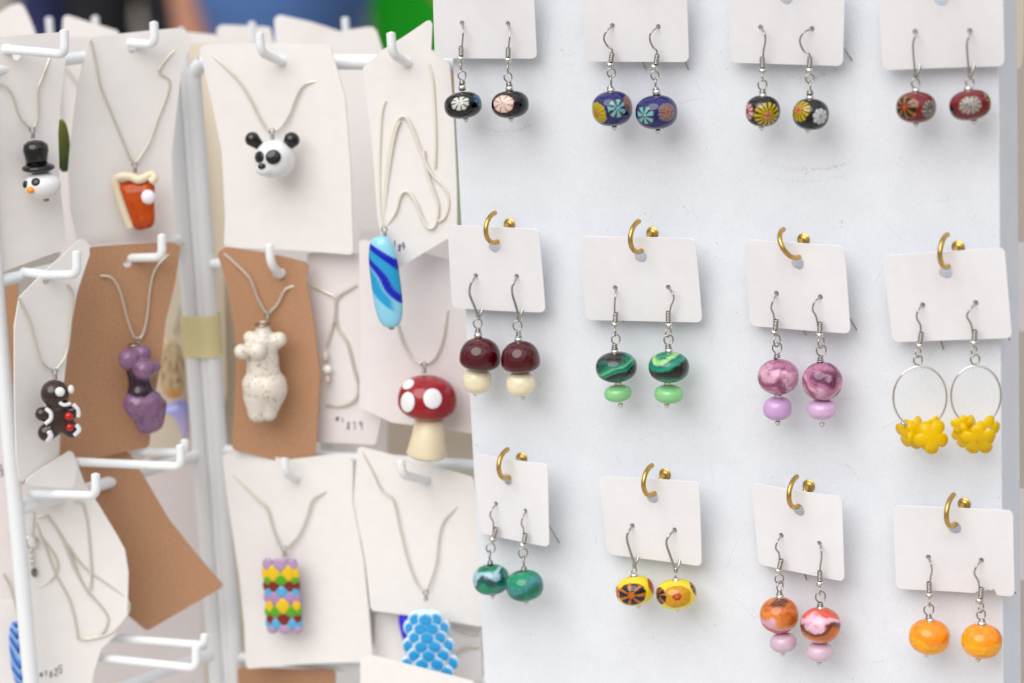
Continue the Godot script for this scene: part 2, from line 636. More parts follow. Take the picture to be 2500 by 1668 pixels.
func board_texture(marks: Array) -> ImageTexture:      # white paint over board: faint mottling, specks, rubbed marks
	var w := 800
	var h := 1200
	var g := PackedFloat32Array()
	g.resize(w * h)
	for y in h:
		for x in w:
			g[y * w + x] = 0.965 + 0.014 * grain_noise.get_noise_2d(x * 0.25, y * 0.25) + 0.016 * grain_noise.get_noise_2d(x * 3.1, y * 3.1) + 0.018 * grain_noise.get_noise_2d(x * 9.0, y * 1.2)
	var rng := RandomNumberGenerator.new()
	rng.seed = 11
	for i in 260:
		var cx := rng.randi_range(2, w - 3)
		var cy := rng.randi_range(2, h - 3)
		var k := rng.randf() * rng.randf() * 0.45
		for d in [Vector2i(0, 0), Vector2i(1, 0), Vector2i(0, 1)]:
			g[(cy + d.y) * w + cx + d.x] -= k * (1.0 if d == Vector2i.ZERO else rng.randf() * 0.8)
	for i in 40:                                          # hairline rubs
		var p := Vector2(rng.randf() * w, rng.randf() * h)
		var dir := Vector2.from_angle(rng.randf() * TAU)
		for s in rng.randi_range(10, 60):
			p += dir
			dir = dir.rotated(rng.randf_range(-0.05, 0.05))
			if p.x > 1 and p.y > 1 and p.x < w - 2 and p.y < h - 2:
				g[int(p.y) * w + int(p.x)] -= 0.03 + 0.05 * rng.randf()
	for m in marks:                                       # [strength, points in mm]: where earrings have swung against the paint
		var pts: Array = m.slice(1)
		for i in pts.size() - 1:
			var a := Vector2((pts[i].x + 100.0) * 4.0, (150.0 - pts[i].y) * 4.0)
			var e := Vector2((pts[i + 1].x + 100.0) * 4.0, (150.0 - pts[i + 1].y) * 4.0)
			var n := int(a.distance_to(e) * 2.0)
			for s in n:
				var p := a.lerp(e, float(s) / n) + Vector2(rng.randf_range(-2.5, 2.5), rng.randf_range(-4.0, 4.0) * rng.randf())
				if rng.randf() < 0.75 and p.x > 1 and p.y > 1 and p.x < w - 2 and p.y < h - 2:
					g[int(p.y) * w + int(p.x)] -= m[0] * rng.randf()
	var bytes := PackedByteArray()
	bytes.resize(w * h * 3)
	for i in w * h:
		var c := clampf(g[i], 0.0, 1.0)
		bytes[i * 3] = int(c * 253.0)
		bytes[i * 3 + 1] = int(c * 254.0)
		bytes[i * 3 + 2] = int(minf(c + 0.004, 1.0) * 255.0)
	return ImageTexture.create_from_image(Image.create_from_data(w, h, false, Image.FORMAT_RGB8, bytes))

func display_board(l: float, r: float, lo: float, hi: float, deep: float) -> void:
	var t := thing("display_board", "white painted upright display board of bead earrings", "display board", Vector3((l + r) / 2, lo, -deep / 2))
	var st := SurfaceTool.new()
	st.begin(Mesh.PRIMITIVE_TRIANGLES)
	var e := 0.5
	# rings of a bevelled slab, back to front: [inset, z]
	var prof := [[0.0, -deep + e], [0.0, -e], [e * 0.3, -e * 0.3], [e, 0.0]]
	var loops := []
	for q in prof:
		loops.append([Vector3(l + q[0], lo + q[0], q[1]), Vector3(r - q[0], lo + q[0], q[1]), Vector3(r - q[0], hi - q[0], q[1]), Vector3(l + q[0], hi - q[0], q[1])])
	var quad := func(a: Vector3, b2: Vector3, c: Vector3, d: Vector3, m: Vector3) -> void:
		for p: Vector3 in [a, c, b2, a, d, c]:
			st.set_normal(m)
			var z := (p.z if absf(m.x) > 0.7 else 0.0)
			st.set_uv(Vector2((p.x + z + 100.0) / 200.0, (150.0 - p.y) / 300.0))
			st.add_vertex(p * MM + BOARD - base)
	for i in 3:
		for k in 4:
			var a: Vector3 = loops[i][k]
			var b2: Vector3 = loops[i][(k + 1) % 4]
			var c: Vector3 = loops[i + 1][(k + 1) % 4]
			var d: Vector3 = loops[i + 1][k]
			quad.call(a, b2, c, d, (b2 - a).cross(d - a).normalized())
	quad.call(loops[3][0], loops[3][1], loops[3][2], loops[3][3], Vector3(0, 0, 1))
	quad.call(loops[0][1], loops[0][0], loops[0][3], loops[0][2], Vector3(0, 0, -1))
	var o := MeshInstance3D.new()
	o.name = "panel"
	o.mesh = st.commit()
	o.material_override = M.board
	t.add_child(o, true)

func slab(called: String, lo: Vector3, hi: Vector3, m: Material) -> void:      # a plain piece of the setting
	base = BOARD + (lo + hi) * 0.5 * MM
	var bm := BoxMesh.new()
	bm.size = (hi - lo) * MM
	var o := MeshInstance3D.new()
	o.name = called
	o.mesh = bm
	o.material_override = m
	o.set_meta("kind", "structure")
	add_child(o, true)
	o.position = base

func rack_hook(t: Node3D, a: Vector3, e: Vector3, top: Vector3) -> void:
	frame = Transform3D.IDENTITY
	var b := MB.new()
	var d := (e - a).normalized()
	var u := (top - e).normalized()
	var pts := [a, a.lerp(e, 0.5), e - d * 3.2]
	for i in range(1, 6):
		var f := i / 6.0
		pts.append((e - d * 3.2).lerp(e, f).lerp(e.lerp(e + u * 3.2, f), f))
	pts.append(e + u * 3.2)
	pts.append(top - u * 0.6)
	tube(b, pts, 1.6, 12)
	put(b, "hook", M.wire, t)

func rod(t: Node3D, called: String, pts: Array, r: float) -> void:
	frame = Transform3D.IDENTITY
	var b := MB.new()
	tube(b, pts, r, 14)
	put(b, called, M.wire, t)

func standing_person(label: String, at: Vector3, turn: float, skin_c: Color, hair_c: Color, top_c: Color, leg_c: Color, stride: float, swing: float) -> void:
	# a figure 1.72 m tall on the pavement, built in mm; at is on the pavement
	frame = Transform3D.IDENTITY
	var t := thing("person", label, "person", at, "people walking behind the stall")
	on(at, turn)
	var b := MB.new()
	var S := skin_c
	var hl := Vector3(95, 900, 0)
	var body := [
		[Vector3(0, 1590, 12), Vector3(0, 1625, 0), 78.0, 92.0, S], [Vector3(0, 1545, 35), Vector3(0, 1560, 45), 52.0, 55.0, S], [Vector3(0, 1590, 98), Vector3(0, 1572, 112), 12.0, 16.0, S],
		[Vector3(-88, 1590, 0), Vector3(-90, 1610, -4), 18.0, 22.0, S], [Vector3(88, 1590, 0), Vector3(90, 1610, -4), 18.0, 22.0, S],
		[Vector3(0, 1420, -5), Vector3(0, 1520, 0), 58.0, 54.0, S], [Vector3(0, 1000, 0), Vector3(0, 1380, 0), 130.0, 135.0, S],
	]
	var shirt := [[Vector3(0, 1000, 0), Vector3(0, 1250, 0), 142.0, 140.0, top_c], [Vector3(-70, 1330, 0), Vector3(70, 1330, 0), 118.0, 118.0, top_c], [Vector3(-150, 1390, 0), Vector3(150, 1390, 0), 66.0, 66.0, top_c]]
	var trousers := [[Vector3(-55, 930, 0), Vector3(55, 930, 0), 122.0, 122.0, leg_c]]
	var shoes := []
	for s: float in [-1.0, 1.0]:
		var st := stride * s
		var knee := Vector3(s * 90, 500, st * 110 + 25)
		var ankle := Vector3(s * 88, 95, st * 260 - 15)
		trousers.append([Vector3(s * 85, 880, 0), knee, 96.0, 66.0, leg_c])
		trousers.append([knee, ankle, 66.0, 52.0, leg_c])
		body.append([knee, ankle, 48.0, 38.0, S])
		shoes.append([ankle + Vector3(0, -50, -10), ankle + Vector3(s * 15, -58, 135), 42.0, 36.0, rgb(40, 36, 34)])
		var sw := -swing * s
		var elbow := Vector3(s * 245, 1110, sw * 90)
		var wrist := Vector3(s * 235, 890, sw * 230 + 45)
		shirt.append([Vector3(s * 190, 1380, 0), elbow, 60.0, 50.0, top_c])
		shirt.append([elbow, elbow.lerp(wrist, 0.75), 49.0, 40.0, top_c])
		body.append([elbow, wrist, 38.0, 27.0, S])
		body.append([wrist + Vector3(0, -20, 0), wrist + Vector3(0, -72, 8), 29.0, 34.0, S])
		for k in 4:
			var kn := wrist + Vector3(-s * 4, -95, -24 + k * 17)
			body.append([kn, kn + Vector3(-s * 6, -38, 6), 9.5, 9.0, S])
			body.append([kn + Vector3(-s * 6, -38, 6), kn + Vector3(-s * 20, -62 - (6 if k == 1 or k == 2 else 0), 10), 9.0, 7.5, S])
		body.append([wrist + Vector3(-s * 4, -45, 34), wrist + Vector3(-s * 12, -85, 52), 11.0, 8.5, S])
	skin(b, body, 11.0, 14.0)
	var o := put(b, "body", M.cloth, t)
	b = MB.new()
	skin(b, shirt, 20.0, 40.0)
	put(b, "top", M.cloth, t)
	b = MB.new()
	skin(b, trousers, 20.0, 30.0)
	put(b, "trousers", M.cloth, t)
	b = MB.new()
	skin(b, shoes, 14.0, 20.0)
	put(b, "shoes", M.cloth, t)
	b = MB.new()
	skin(b, [[Vector3(0, 1640, -22), Vector3(0, 1660, -10), 95.0, 92.0, hair_c], [Vector3(0, 1530, -60), Vector3(0, 1620, -50), 58.0, 75.0, hair_c]], 14.0, 20.0)
	put(b, "hair", M.cloth, t)
	for s: float in [-1.0, 1.0]:
		lump(t, "eye", Vector3(s * 32, 1612, 84), Vector3(12, 8, 8), rgb(40, 30, 26), "cloth", 10)
	lump(t, "mouth", Vector3(0, 1545, 95), Vector3(24, 6, 8), rgb(150, 80, 76), "cloth", 10)
	frame = Transform3D.IDENTITY

func _ready() -> void:
	# ---- camera, sky, sun
	var cam := Camera3D.new()
	cam.name = "camera"
	cam.transform = Transform3D(Basis(Vector3(0.8730, -0.0462, -0.4855), Vector3(-0.0647, 0.9757, -0.2092), Vector3(0.4834, 0.2141, 0.8488)).orthonormalized(), BOARD + Vector3(363.62, 197.34, 781.76) * MM)
	cam.near = 0.05
	cam.far = 200.0
	var lens := CameraAttributesPhysical.new()
	lens.frustum_focal_length = 94.92
	lens.frustum_focus_distance = 0.8777
	lens.exposure_aperture = 9.0
	lens.frustum_far = 200.0
	lens.frustum_near = 0.05
	cam.attributes = lens
	cam.fov = 14.4106
	add_child(cam)
	cam.current = true
	var env := Environment.new()
	env.background_mode = Environment.BG_SKY
	var sky := Sky.new()
	var air := ProceduralSkyMaterial.new()
	air.sky_top_color = Color(0.58, 0.62, 0.70)
	air.sky_horizon_color = Color(0.42, 0.44, 0.47)
	air.sky_curve = 0.6
	air.ground_bottom_color = Color(0.26, 0.24, 0.22)
	air.ground_horizon_color = Color(0.32, 0.30, 0.28)
	var puff := FastNoiseLite.new()
	puff.seed = 5
	puff.frequency = 0.008
	puff.fractal_octaves = 5
	var cover := Image.create(512, 256, false, Image.FORMAT_RGBA8)
	for y in 256:
		for x in 512:
			var la := (0.5 - (y + 0.5) / 256.0) * PI
			var p := Vector3(cos(TAU * x / 512.0) * cos(la), sin(la) * 1.8, sin(TAU * x / 512.0) * cos(la)) * 120.0
			cover.set_pixel(x, y, Color(0.98, 0.99, 1, smoothstep(-0.06, 0.16, puff.get_noise_3dv(p)) * smoothstep(0.02, 0.5, la)))
	air.sky_cover = ImageTexture.create_from_image(cover)
	air.sky_cover_modulate = Color(0.74, 0.74, 0.74)
	sky.sky_material = air
	env.sky = sky
	env.tonemap_mode = Environment.TONE_MAPPER_LINEAR
	env.tonemap_exposure = 1.29
	env.sdfgi_enabled = true
	env.ssao_enabled = true
	env.ssil_enabled = true
	var we := WorldEnvironment.new()
	we.name = "environment"
	we.environment = env
	add_child(we)
	var sun := DirectionalLight3D.new()
	sun.name = "sun"
	sun.light_energy = 0.5
	sun.light_angular_distance = 54.0
	sun.light_color = Color(1.0, 0.99, 0.985)
	sun.shadow_enabled = true
	add_child(sun)
	sun.look_at_from_position(Vector3(0.02, 0.82, 0.8) * 10.0, Vector3.ZERO)
	# ---- materials
	swirl_noise.seed = 4
	swirl_noise.frequency = 0.75
	swirl_noise.fractal_octaves = 3
	warp_noise.seed = 21
	warp_noise.frequency = 0.9
	warp_noise.fractal_type = FastNoiseLite.FRACTAL_NONE
	grain_noise.seed = 9
	grain_noise.frequency = 0.06
	grain_noise.fractal_octaves = 3
	var grit := NoiseTexture2D.new()
	grit.width = 512
	grit.height = 512
	grit.seamless = true
	grit.as_normal_map = true
	grit.bump_strength = 3.0
	grit.noise = FastNoiseLite.new()
	grit.noise.seed = 3
	grit.noise.frequency = 0.05
	var fleck := NoiseTexture2D.new()
	fleck.width = 512
	fleck.height = 512
	fleck.seamless = true
	fleck.noise = FastNoiseLite.new()
	fleck.noise.seed = 8
	fleck.noise.frequency = 0.09
	fleck.color_ramp = Gradient.new()
	fleck.color_ramp.set_color(0, Color(0.76, 0.76, 0.76))
	fleck.color_ramp.set_color(1, Color(1, 1, 1))
	var paper := NoiseTexture2D.new()
	paper.width = 512
	paper.height = 512
	paper.seamless = true
	paper.noise = FastNoiseLite.new()
	paper.noise.seed = 14
	paper.noise.frequency = 0.012
	paper.noise.fractal_octaves = 6
	paper.color_ramp = Gradient.new()
	paper.color_ramp.set_color(0, Color(0.982, 0.98, 0.976))
	paper.color_ramp.set_color(1, Color(1, 1, 1))
	var make := func(called: String, c: Color, rough: float, metal := 0.0, bump := 0.0, tile := 20.0, mottle := false) -> StandardMaterial3D:
		var m := StandardMaterial3D.new()
		m.resource_name = called
		m.albedo_color = c
		m.roughness = rough
		m.metallic = metal
		m.vertex_color_use_as_albedo = true
		if bump > 0.0 or mottle:
			m.uv1_triplanar = true
			m.uv1_world_triplanar = true
			m.uv1_scale = Vector3.ONE * tile
		if bump > 0.0:
			m.normal_enabled = true
			m.normal_texture = grit
			m.normal_scale = bump
		if mottle:
			m.albedo_texture = fleck
		M[called] = m
		return m
	make.call("card", Color8(234, 233, 235), 0.55, 0.0, 0.10, 22.0)
	make.call("rack_card", Color8(236, 232, 229), 0.6, 0.0, 0.10, 22.0)
	make.call("lilac_card", Color8(233, 226, 225), 0.6, 0.0, 0.10, 22.0)
	make.call("cream_card", Color8(226, 214, 192), 0.6, 0.0, 0.10, 22.0)
	make.call("kraft_card", Color8(202, 152, 114), 0.75, 0.0, 0.15, 26.0, true)
	for called: String in ["card", "rack_card", "lilac_card", "cream_card"]:
		M[called].albedo_texture = paper
	make.call("steel", Color8(178, 174, 168), 0.2, 1.0)
	make.call("silver", Color8(222, 218, 210), 0.14, 1.0)
	make.call("brass", Color8(198, 164, 92), 0.3, 1.0, 0.08, 40.0)
	var glass: StandardMaterial3D = make.call("glass", Color.WHITE, 0.06)
	glass.clearcoat_enabled = true
	glass.clearcoat = 0.2
	glass.clearcoat_roughness = 0.03
	make.call("stone_bead", Color.WHITE, 0.35)
	make.call("wire", Color8(232, 235, 236), 0.32)
	make.call("cord", Color8(218, 213, 198), 0.32, 0.55)
	make.call("white_cord", Color8(226, 220, 206), 0.5)
	make.call("ink", Color8(70, 64, 96), 0.6)
	make.call("cloth", Color.WHITE, 0.85, 0.0, 0.3, 6.0)
	make.call("yellow_flower", Color8(252, 222, 0), 0.1)
	M.yellow_flower.backlight_enabled = true
	M.yellow_flower.backlight = Color(1, 1, 1)
	var amber: StandardMaterial3D = make.call("amber", Color.WHITE, 0.08)
	amber.refraction_enabled = true
	amber.refraction_scale = 0.04
	amber.albedo_color.a = 0.5
	make.call("table_cloth", Color8(196, 190, 184), 0.9, 0.0, 0.3, 8.0)
	make.call("paving", Color8(176, 166, 152), 0.9, 0.0, 0.4, 0.7, true)
	make.call("render_wall", Color8(150, 136, 126), 0.9, 0.0, 0.3, 1.1, true)
	make.call("green_cloth", Color8(6, 186, 12), 0.8)
	var tp: StandardMaterial3D = make.call("tape", Color8(230, 218, 158), 0.3)
	tp.transparency = BaseMaterial3D.TRANSPARENCY_ALPHA
	tp.albedo_color.a = 0.74
	var bd: StandardMaterial3D = make.call("board", Color8(233, 236, 240), 0.5)
	bd.normal_enabled = true
	bd.normal_texture = grit
	bd.normal_scale = 0.06
	M.board.albedo_texture = board_texture([[0.22, Vector2(22.88, 92.76), Vector2(27.82, 92.13), Vector2(32.32, 92.50), Vector2(36.36, 93.82), Vector2(39.96, 95.74)], [0.20, Vector2(24.83, 63.32), Vector2(30.72, 63.31), Vector2(36.14, 64.13), Vector2(41.97, 65.38)], [0.07, Vector2(11.18, 66.06), Vector2(18.92, 63.76), Vector2(25.28, 63.21)], [0.07, Vector2(17.90, 59.89), Vector2(27.90, 59.19), Vector2(41.45, 61.58)], [0.12, Vector2(-90.57, 73.72), Vector2(-83.86, 72.20), Vector2(-76.12, 72.83), Vector2(-69.31, 75.12)], [0.08, Vector2(-89.25, 71.20), Vector2(-83.94, 70.71), Vector2(-77.12, 71.96)], [0.14, Vector2(39.95, -32.22), Vector2(42.64, -34.62), Vector2(44.76, -37.59)], [0.16, Vector2(39.70, 48.23), Vector2(39.89, 44.60)], [0.14, Vector2(-14.88, 49.88), Vector2(-12.82, 46.47)], [0.10, Vector2(-12.70, 49.96), Vector2(-10.16, 45.08)], [0.12, Vector2(-52.67, -64.02), Vector2(-52.25, -68.63)], [0.10, Vector2(45.76, -98.67), Vector2(52.94, -97.20)], [0.10, Vector2(52.37, -82.68), Vector2(52.56, -87.51)], [0.16, Vector2(-57.66, 100.76), Vector2(-56.40, 97.88)], [0.12, Vector2(-57.93, 95.17), Vector2(-52.79, 95.25)]])
	# ---- the setting
	base = BOARD
	slab("pavement", Vector3(-40000, -1310, -40000), Vector3(40000, -1010, 40000), M.paving)
	slab("far_wall", Vector3(-16000, -1010, -13400), Vector3(9000, 5200, -13000), M.render_wall)
	var desk := thing("stall_table", "cloth covered stall table under the board and rack", "table", Vector3(-100, -1010, -120))
	var tb := MB.new()
	sheet(tb, PackedVector2Array([Vector2(-620, -420), Vector2(520, -420), Vector2(520, 260), Vector2(-620, 260)]), [], func(u: float, w: float) -> Vector3: return Vector3(u, -224, -w), 6.0, 6, Color.WHITE)
	put(tb, "tabletop", M.table_cloth, desk)
	for leg_at in [Vector3(-590, 0, 230), Vector3(490, 0, 230), Vector3(-590, 0, -390), Vector3(490, 0, -390)]:
		tb = MB.new()
		tube(tb, [Vector3(leg_at.x, -1010, -leg_at.z * 0.95 - 40), Vector3(leg_at.x, -228, -leg_at.z * 0.95 - 40)], 16.0, 12)
		put(tb, "leg", M.wire, desk)
	# ---- the board and what hangs on it
	display_board(-99.5, 92.0, -220.6, 190.0, 17.6)
	brass_hook(Vector3(-75.66, 128.35, 0.00), "brass cup hook top of the first column", 0.00)
	brass_hook(Vector3(-22.94, 127.36, 0.00), "brass cup hook top of the second column", 0.00)
	brass_hook(Vector3(28.34, 126.42, 0.00), "brass cup hook top of the third column", 0.00)
	brass_hook(Vector3(78.87, 125.80, 0.00), "brass cup hook top of the last column", 0.00)
	brass_hook(Vector3(-80.32, 40.80, 0.00), "brass cup hook above the mushroom pair", 0.00)
	brass_hook(Vector3(-26.65, 40.28, 0.00), "brass cup hook above the dark green pair", 0.00)
	brass_hook(Vector3(26.93, 40.63, 0.00), "brass cup hook leaning, above the pink pair", 0.50)
	brass_hook(Vector3(78.59, 40.75, 0.00), "brass cup hook above the hoop pair", 0.00)
	brass_hook(Vector3(-79.85, -40.84, 0.00), "brass cup hook above the teal pair", 0.00)
	brass_hook(Vector3(-25.15, -41.57, 0.00), "brass cup hook above the yellow bead pair", 0.00)
	brass_hook(Vector3(26.74, -40.63, 0.00), "brass cup hook above the orange swirl pair", 0.00)
	brass_hook(Vector3(79.67, -41.64, 0.00), "brass cup hook above the plain orange pair", 0.00)
	earring_card("white earring card with the black pair, leftmost of the top row", [Vector3(-100.19, 126.47, 9.00), Vector3(-62.02, 126.42, 9.00), Vector3(-64.26, 97.67, 5.00), Vector3(-103.43, 97.27, 4.50)], Vector2(38.68, 29.42), [[16.70, 22.44, 2.15], [10.95, 12.12, 0.90], [28.50, 11.96, 0.90]], 0.30, 0.00)
	earring_card("white earring card with the navy blue pair in the top row", [Vector3(-44.59, 125.39, 9.00), Vector3(-6.90, 125.35, 9.00), Vector3(-9.05, 97.37, 5.00), Vector3(-45.46, 97.08, 5.00)], Vector2(37.05, 28.48), [[17.60, 22.35, 2.15], [10.19, 11.92, 0.90], [26.52, 11.57, 0.90]], -0.30, 0.00)
	earring_card("white earring card with the black pair showing yellow flowers, top row", [Vector3(7.10, 125.36, 9.00), Vector3(46.69, 125.13, 9.00), Vector3(43.79, 96.97, 5.50), Vector3(5.29, 97.43, 4.50)], Vector2(39.05, 28.43), [[19.79, 21.20, 2.15], [10.92, 11.72, 0.90], [28.41, 11.65, 0.90]], 0.30, 0.00)
	earring_card("white earring card with the dark red pair, top row beside the board's right edge", [Vector3(57.22, 123.72, 9.00), Vector3(96.74, 123.72, 9.00), Vector3(95.70, 97.75, 5.00), Vector3(56.86, 95.93, 5.00)], Vector2(39.20, 27.18), [[19.89, 21.08, 2.15], [11.06, 11.49, 0.90], [28.52, 11.50, 0.90]], -0.30, 0.00)
	earring_card("white earring card with the maroon mushroom pair, below the first brass hook", [Vector3(-99.58, 41.25, 8.50), Vector3(-63.88, 41.58, 9.50), Vector3(-64.81, 12.51, 6.00), Vector3(-102.01, 11.59, 4.50)], Vector2(36.48, 29.66), [[18.47, 22.76, 2.15], [10.52, 12.18, 0.90], [26.51, 12.61, 0.90]], 0.50, 0.00)
	earring_card("white earring card with the dark green swirl pair", [Vector3(-48.90, 39.89, 9.00), Vector3(-6.75, 41.01, 9.00), Vector3(-7.19, 12.64, 5.00), Vector3(-49.89, 10.79, 5.00)], Vector2(42.45, 29.02), [[22.05, 22.45, 2.15], [11.83, 11.49, 0.90], [31.20, 11.99, 0.90]], -0.40, 0.00)
	earring_card("white earring card with the pink marbled pair", [Vector3(9.76, 41.40, 8.00), Vector3(44.95, 41.16, 10.00), Vector3(45.20, 12.72, 7.00), Vector3(9.58, 12.39, 4.50)], Vector2(35.47, 28.91), [[18.81, 22.24, 2.15], [10.47, 11.71, 0.90], [25.91, 11.60, 0.90]], 0.30, 0.00)
	earring_card("white earring card with the hoop pair, tilted up to the right", [Vector3(56.98, 38.60, 9.00), Vector3(96.58, 43.18, 9.00), Vector3(97.59, 14.37, 5.50), Vector3(58.83, 10.58, 5.50)], Vector2(39.40, 28.67), [[20.15, 22.04, 2.15], [11.38, 11.81, 0.90], [28.79, 11.78, 0.90]], 0.40, 0.00)
	earring_card("narrow-looking white earring card turned sideways with the teal pair, bottom row", [Vector3(-96.64, -39.56, 4.50), Vector3(-62.68, -38.09, 13.00), Vector3(-64.60, -67.96, 11.00), Vector3(-95.56, -68.33, 3.50)], Vector2(33.45, 29.40), [[15.27, 21.94, 2.15], [8.97, 12.19, 0.90], [23.05, 11.61, 0.90]], 0.80, 0.00)
	earring_card("white earring card with the yellow flower-cane bead pair, bottom row", [Vector3(-45.69, -42.00, 8.00), Vector3(-7.56, -39.87, 10.00), Vector3(-9.29, -69.82, 7.00), Vector3(-45.49, -70.11, 4.50)], Vector2(37.26, 29.24), [[19.38, 22.64, 2.15], [11.00, 11.83, 0.90], [27.21, 11.70, 0.90]], -0.50, 0.00)
	earring_card("white earring card slanting down to the right with the orange swirl pair", [Vector3(8.94, -39.89, 6.00), Vector3(42.96, -39.77, 11.50), Vector3(42.25, -68.74, 9.00), Vector3(10.06, -67.91, 4.00)], Vector2(33.53, 28.60), [[17.63, 22.06, 2.15], [10.04, 11.96, 0.90], [24.63, 11.72, 0.90]], 0.60, 0.00)
	earring_card("white earring card with the plain orange pair and a torn lower edge", [Vector3(59.35, -41.68, 9.00), Vector3(98.74, -39.36, 9.00), Vector3(97.75, -68.46, 5.00), Vector3(58.44, -70.29, 5.00)], Vector2(39.40, 29.14), [[20.33, 22.36, 2.15], [11.14, 11.68, 0.90], [28.76, 11.74, 0.90]], -0.40, 0.84)
	earring({"label": "black bead earring with a white flower, at the board's upper left corner", "line": [Vector3(-92.30, 109.13, 4.44), Vector3(-91.01, 109.38, 6.64), Vector3(-89.30, 106.45, 9.29), Vector3(-90.18, 102.63, 8.75), Vector3(-91.64, 97.62, 7.80)], "bead": Vector3(-89.45, 82.61, 11.50), "along": Vector3(-0.10, 0.99, 0.00), "rx": 6.33, "ry": 4.46, "tint": cane.bind(rgb(6, 6, 12), [[Vector3(0.355, 0.265, 0.897), 0.50, 8.0, rgb(204, 204, 195), rgb(17, 17, 21), rgb(206, 206, 200), 0.30, 0.72], [Vector3(0.941, 0.303, -0.153), 0.49, 6.0, rgb(52, 105, 132), rgb(35, 70, 96), rgb(52, 105, 132), 0.20, 0.50], [Vector3(-0.709, -0.013, 0.706), 0.36, 6.0, rgb(70, 44, 70), rgb(52, 35, 52), rgb(52, 35, 52), 0.20, 0.50]]), "coil": [Vector3(-91.09, 101.72, 8.10), Vector3(-91.21, 98.71, 8.10)], "ball": Vector3(-91.64, 97.62, 7.80), "rings": [[Vector3(-91.14, 95.10, 8.68), 1.25, 1.45], [Vector3(-90.35, 92.31, 9.65), 1.29, 0.1]], "wrap": [Vector3(-90.02, 90.72, 10.21), Vector3(-89.84, 89.44, 10.65)], "spacers": [[Vector3(-89.68, 88.32, 11.04), 1.25]], "end": Vector3(-88.66, 77.93, 11.50)})
	earring({"label": "black bead earring with an orange and white striped flower", "line": [Vector3(-74.67, 109.07, 4.55), Vector3(-73.43, 109.32, 6.75), Vector3(-71.63, 105.40, 9.43), Vector3(-72.36, 102.44, 8.91), Vector3(-73.47, 97.45, 7.98)], "bead": Vector3(-71.46, 83.26, 11.50), "along": Vector3(-0.02, 1.00, 0.00), "rx": 6.19, "ry": 4.50, "tint": cane.bind(rgb(6, 6, 12), [[Vector3(0.078, 0.232, 0.970), 0.63, 8.0, rgb(211, 198, 186), rgb(181, 73, 40), rgb(209, 188, 172), 0.20, 0.80]]), "coil": [Vector3(-73.00, 101.46, 8.28), Vector3(-73.25, 98.48, 8.28)], "ball": Vector3(-73.47, 97.45, 7.98), "rings": [[Vector3(-73.13, 94.79, 8.94), 1.32, 1.45], [Vector3(-72.68, 92.07, 9.92), 1.28, 0.1]], "wrap": [Vector3(-72.22, 90.57, 10.46), Vector3(-71.71, 89.08, 11.00)], "spacers": [[Vector3(-71.56, 88.37, 11.26), 1.24]], "end": Vector3(-71.34, 78.45, 11.50)})
	earring({"label": "navy bead earring with a yellow disc and a turquoise striped flower, left of its card", "line": [Vector3(-35.96, 108.74, 4.67), Vector3(-34.83, 108.99, 6.87), Vector3(-35.66, 107.41, 9.83), Vector3(-36.72, 104.98, 9.74), Vector3(-35.75, 102.50, 9.17), Vector3(-34.43, 101.03, 8.60), Vector3(-35.78, 96.37, 8.03)], "bead": Vector3(-33.83, 82.76, 11.50), "along": Vector3(-0.05, 1.00, 0.00), "rx": 6.59, "ry": 5.65, "tint": cane.bind(rgb(20, 17, 92), [[Vector3(0.664, 0.091, 0.742), 0.49, 7.0, rgb(105, 180, 189), rgb(72, 38, 19), rgb(132, 180, 180), 0.12, 0.55], [Vector3(-0.452, -0.140, 0.881), 0.63, 14.0, rgb(172, 156, 17), rgb(154, 123, 17), rgb(167, 114, 26), 0.35, 0.70], [Vector3(0.969, 0.233, -0.087), 0.52, 16.0, rgb(132, 105, 103), rgb(105, 80, 84), rgb(140, 96, 79), 0.30, 0.60]]), "coil": [Vector3(-34.64, 100.39, 8.33), Vector3(-35.31, 97.47, 8.33)], "ball": Vector3(-35.78, 96.37, 8.03), "tail": [Vector3(-35.96, 108.74, 4.67), Vector3(-35.96, 111.19, 3.34), Vector3(-31.24, 105.10, 2.34), Vector3(-26.51, 94.45, 1.20)], "rings": [[Vector3(-34.91, 94.00, 9.06), 1.29, 0.1], [Vector3(-34.55, 91.69, 10.05), 1.37, 1.45]], "wrap": [Vector3(-34.62, 89.77, 10.87), Vector3(-34.39, 89.01, 11.20)], "spacers": [[Vector3(-34.08, 88.55, 11.40), 1.21]], "end": Vector3(-33.27, 76.67, 11.50)})
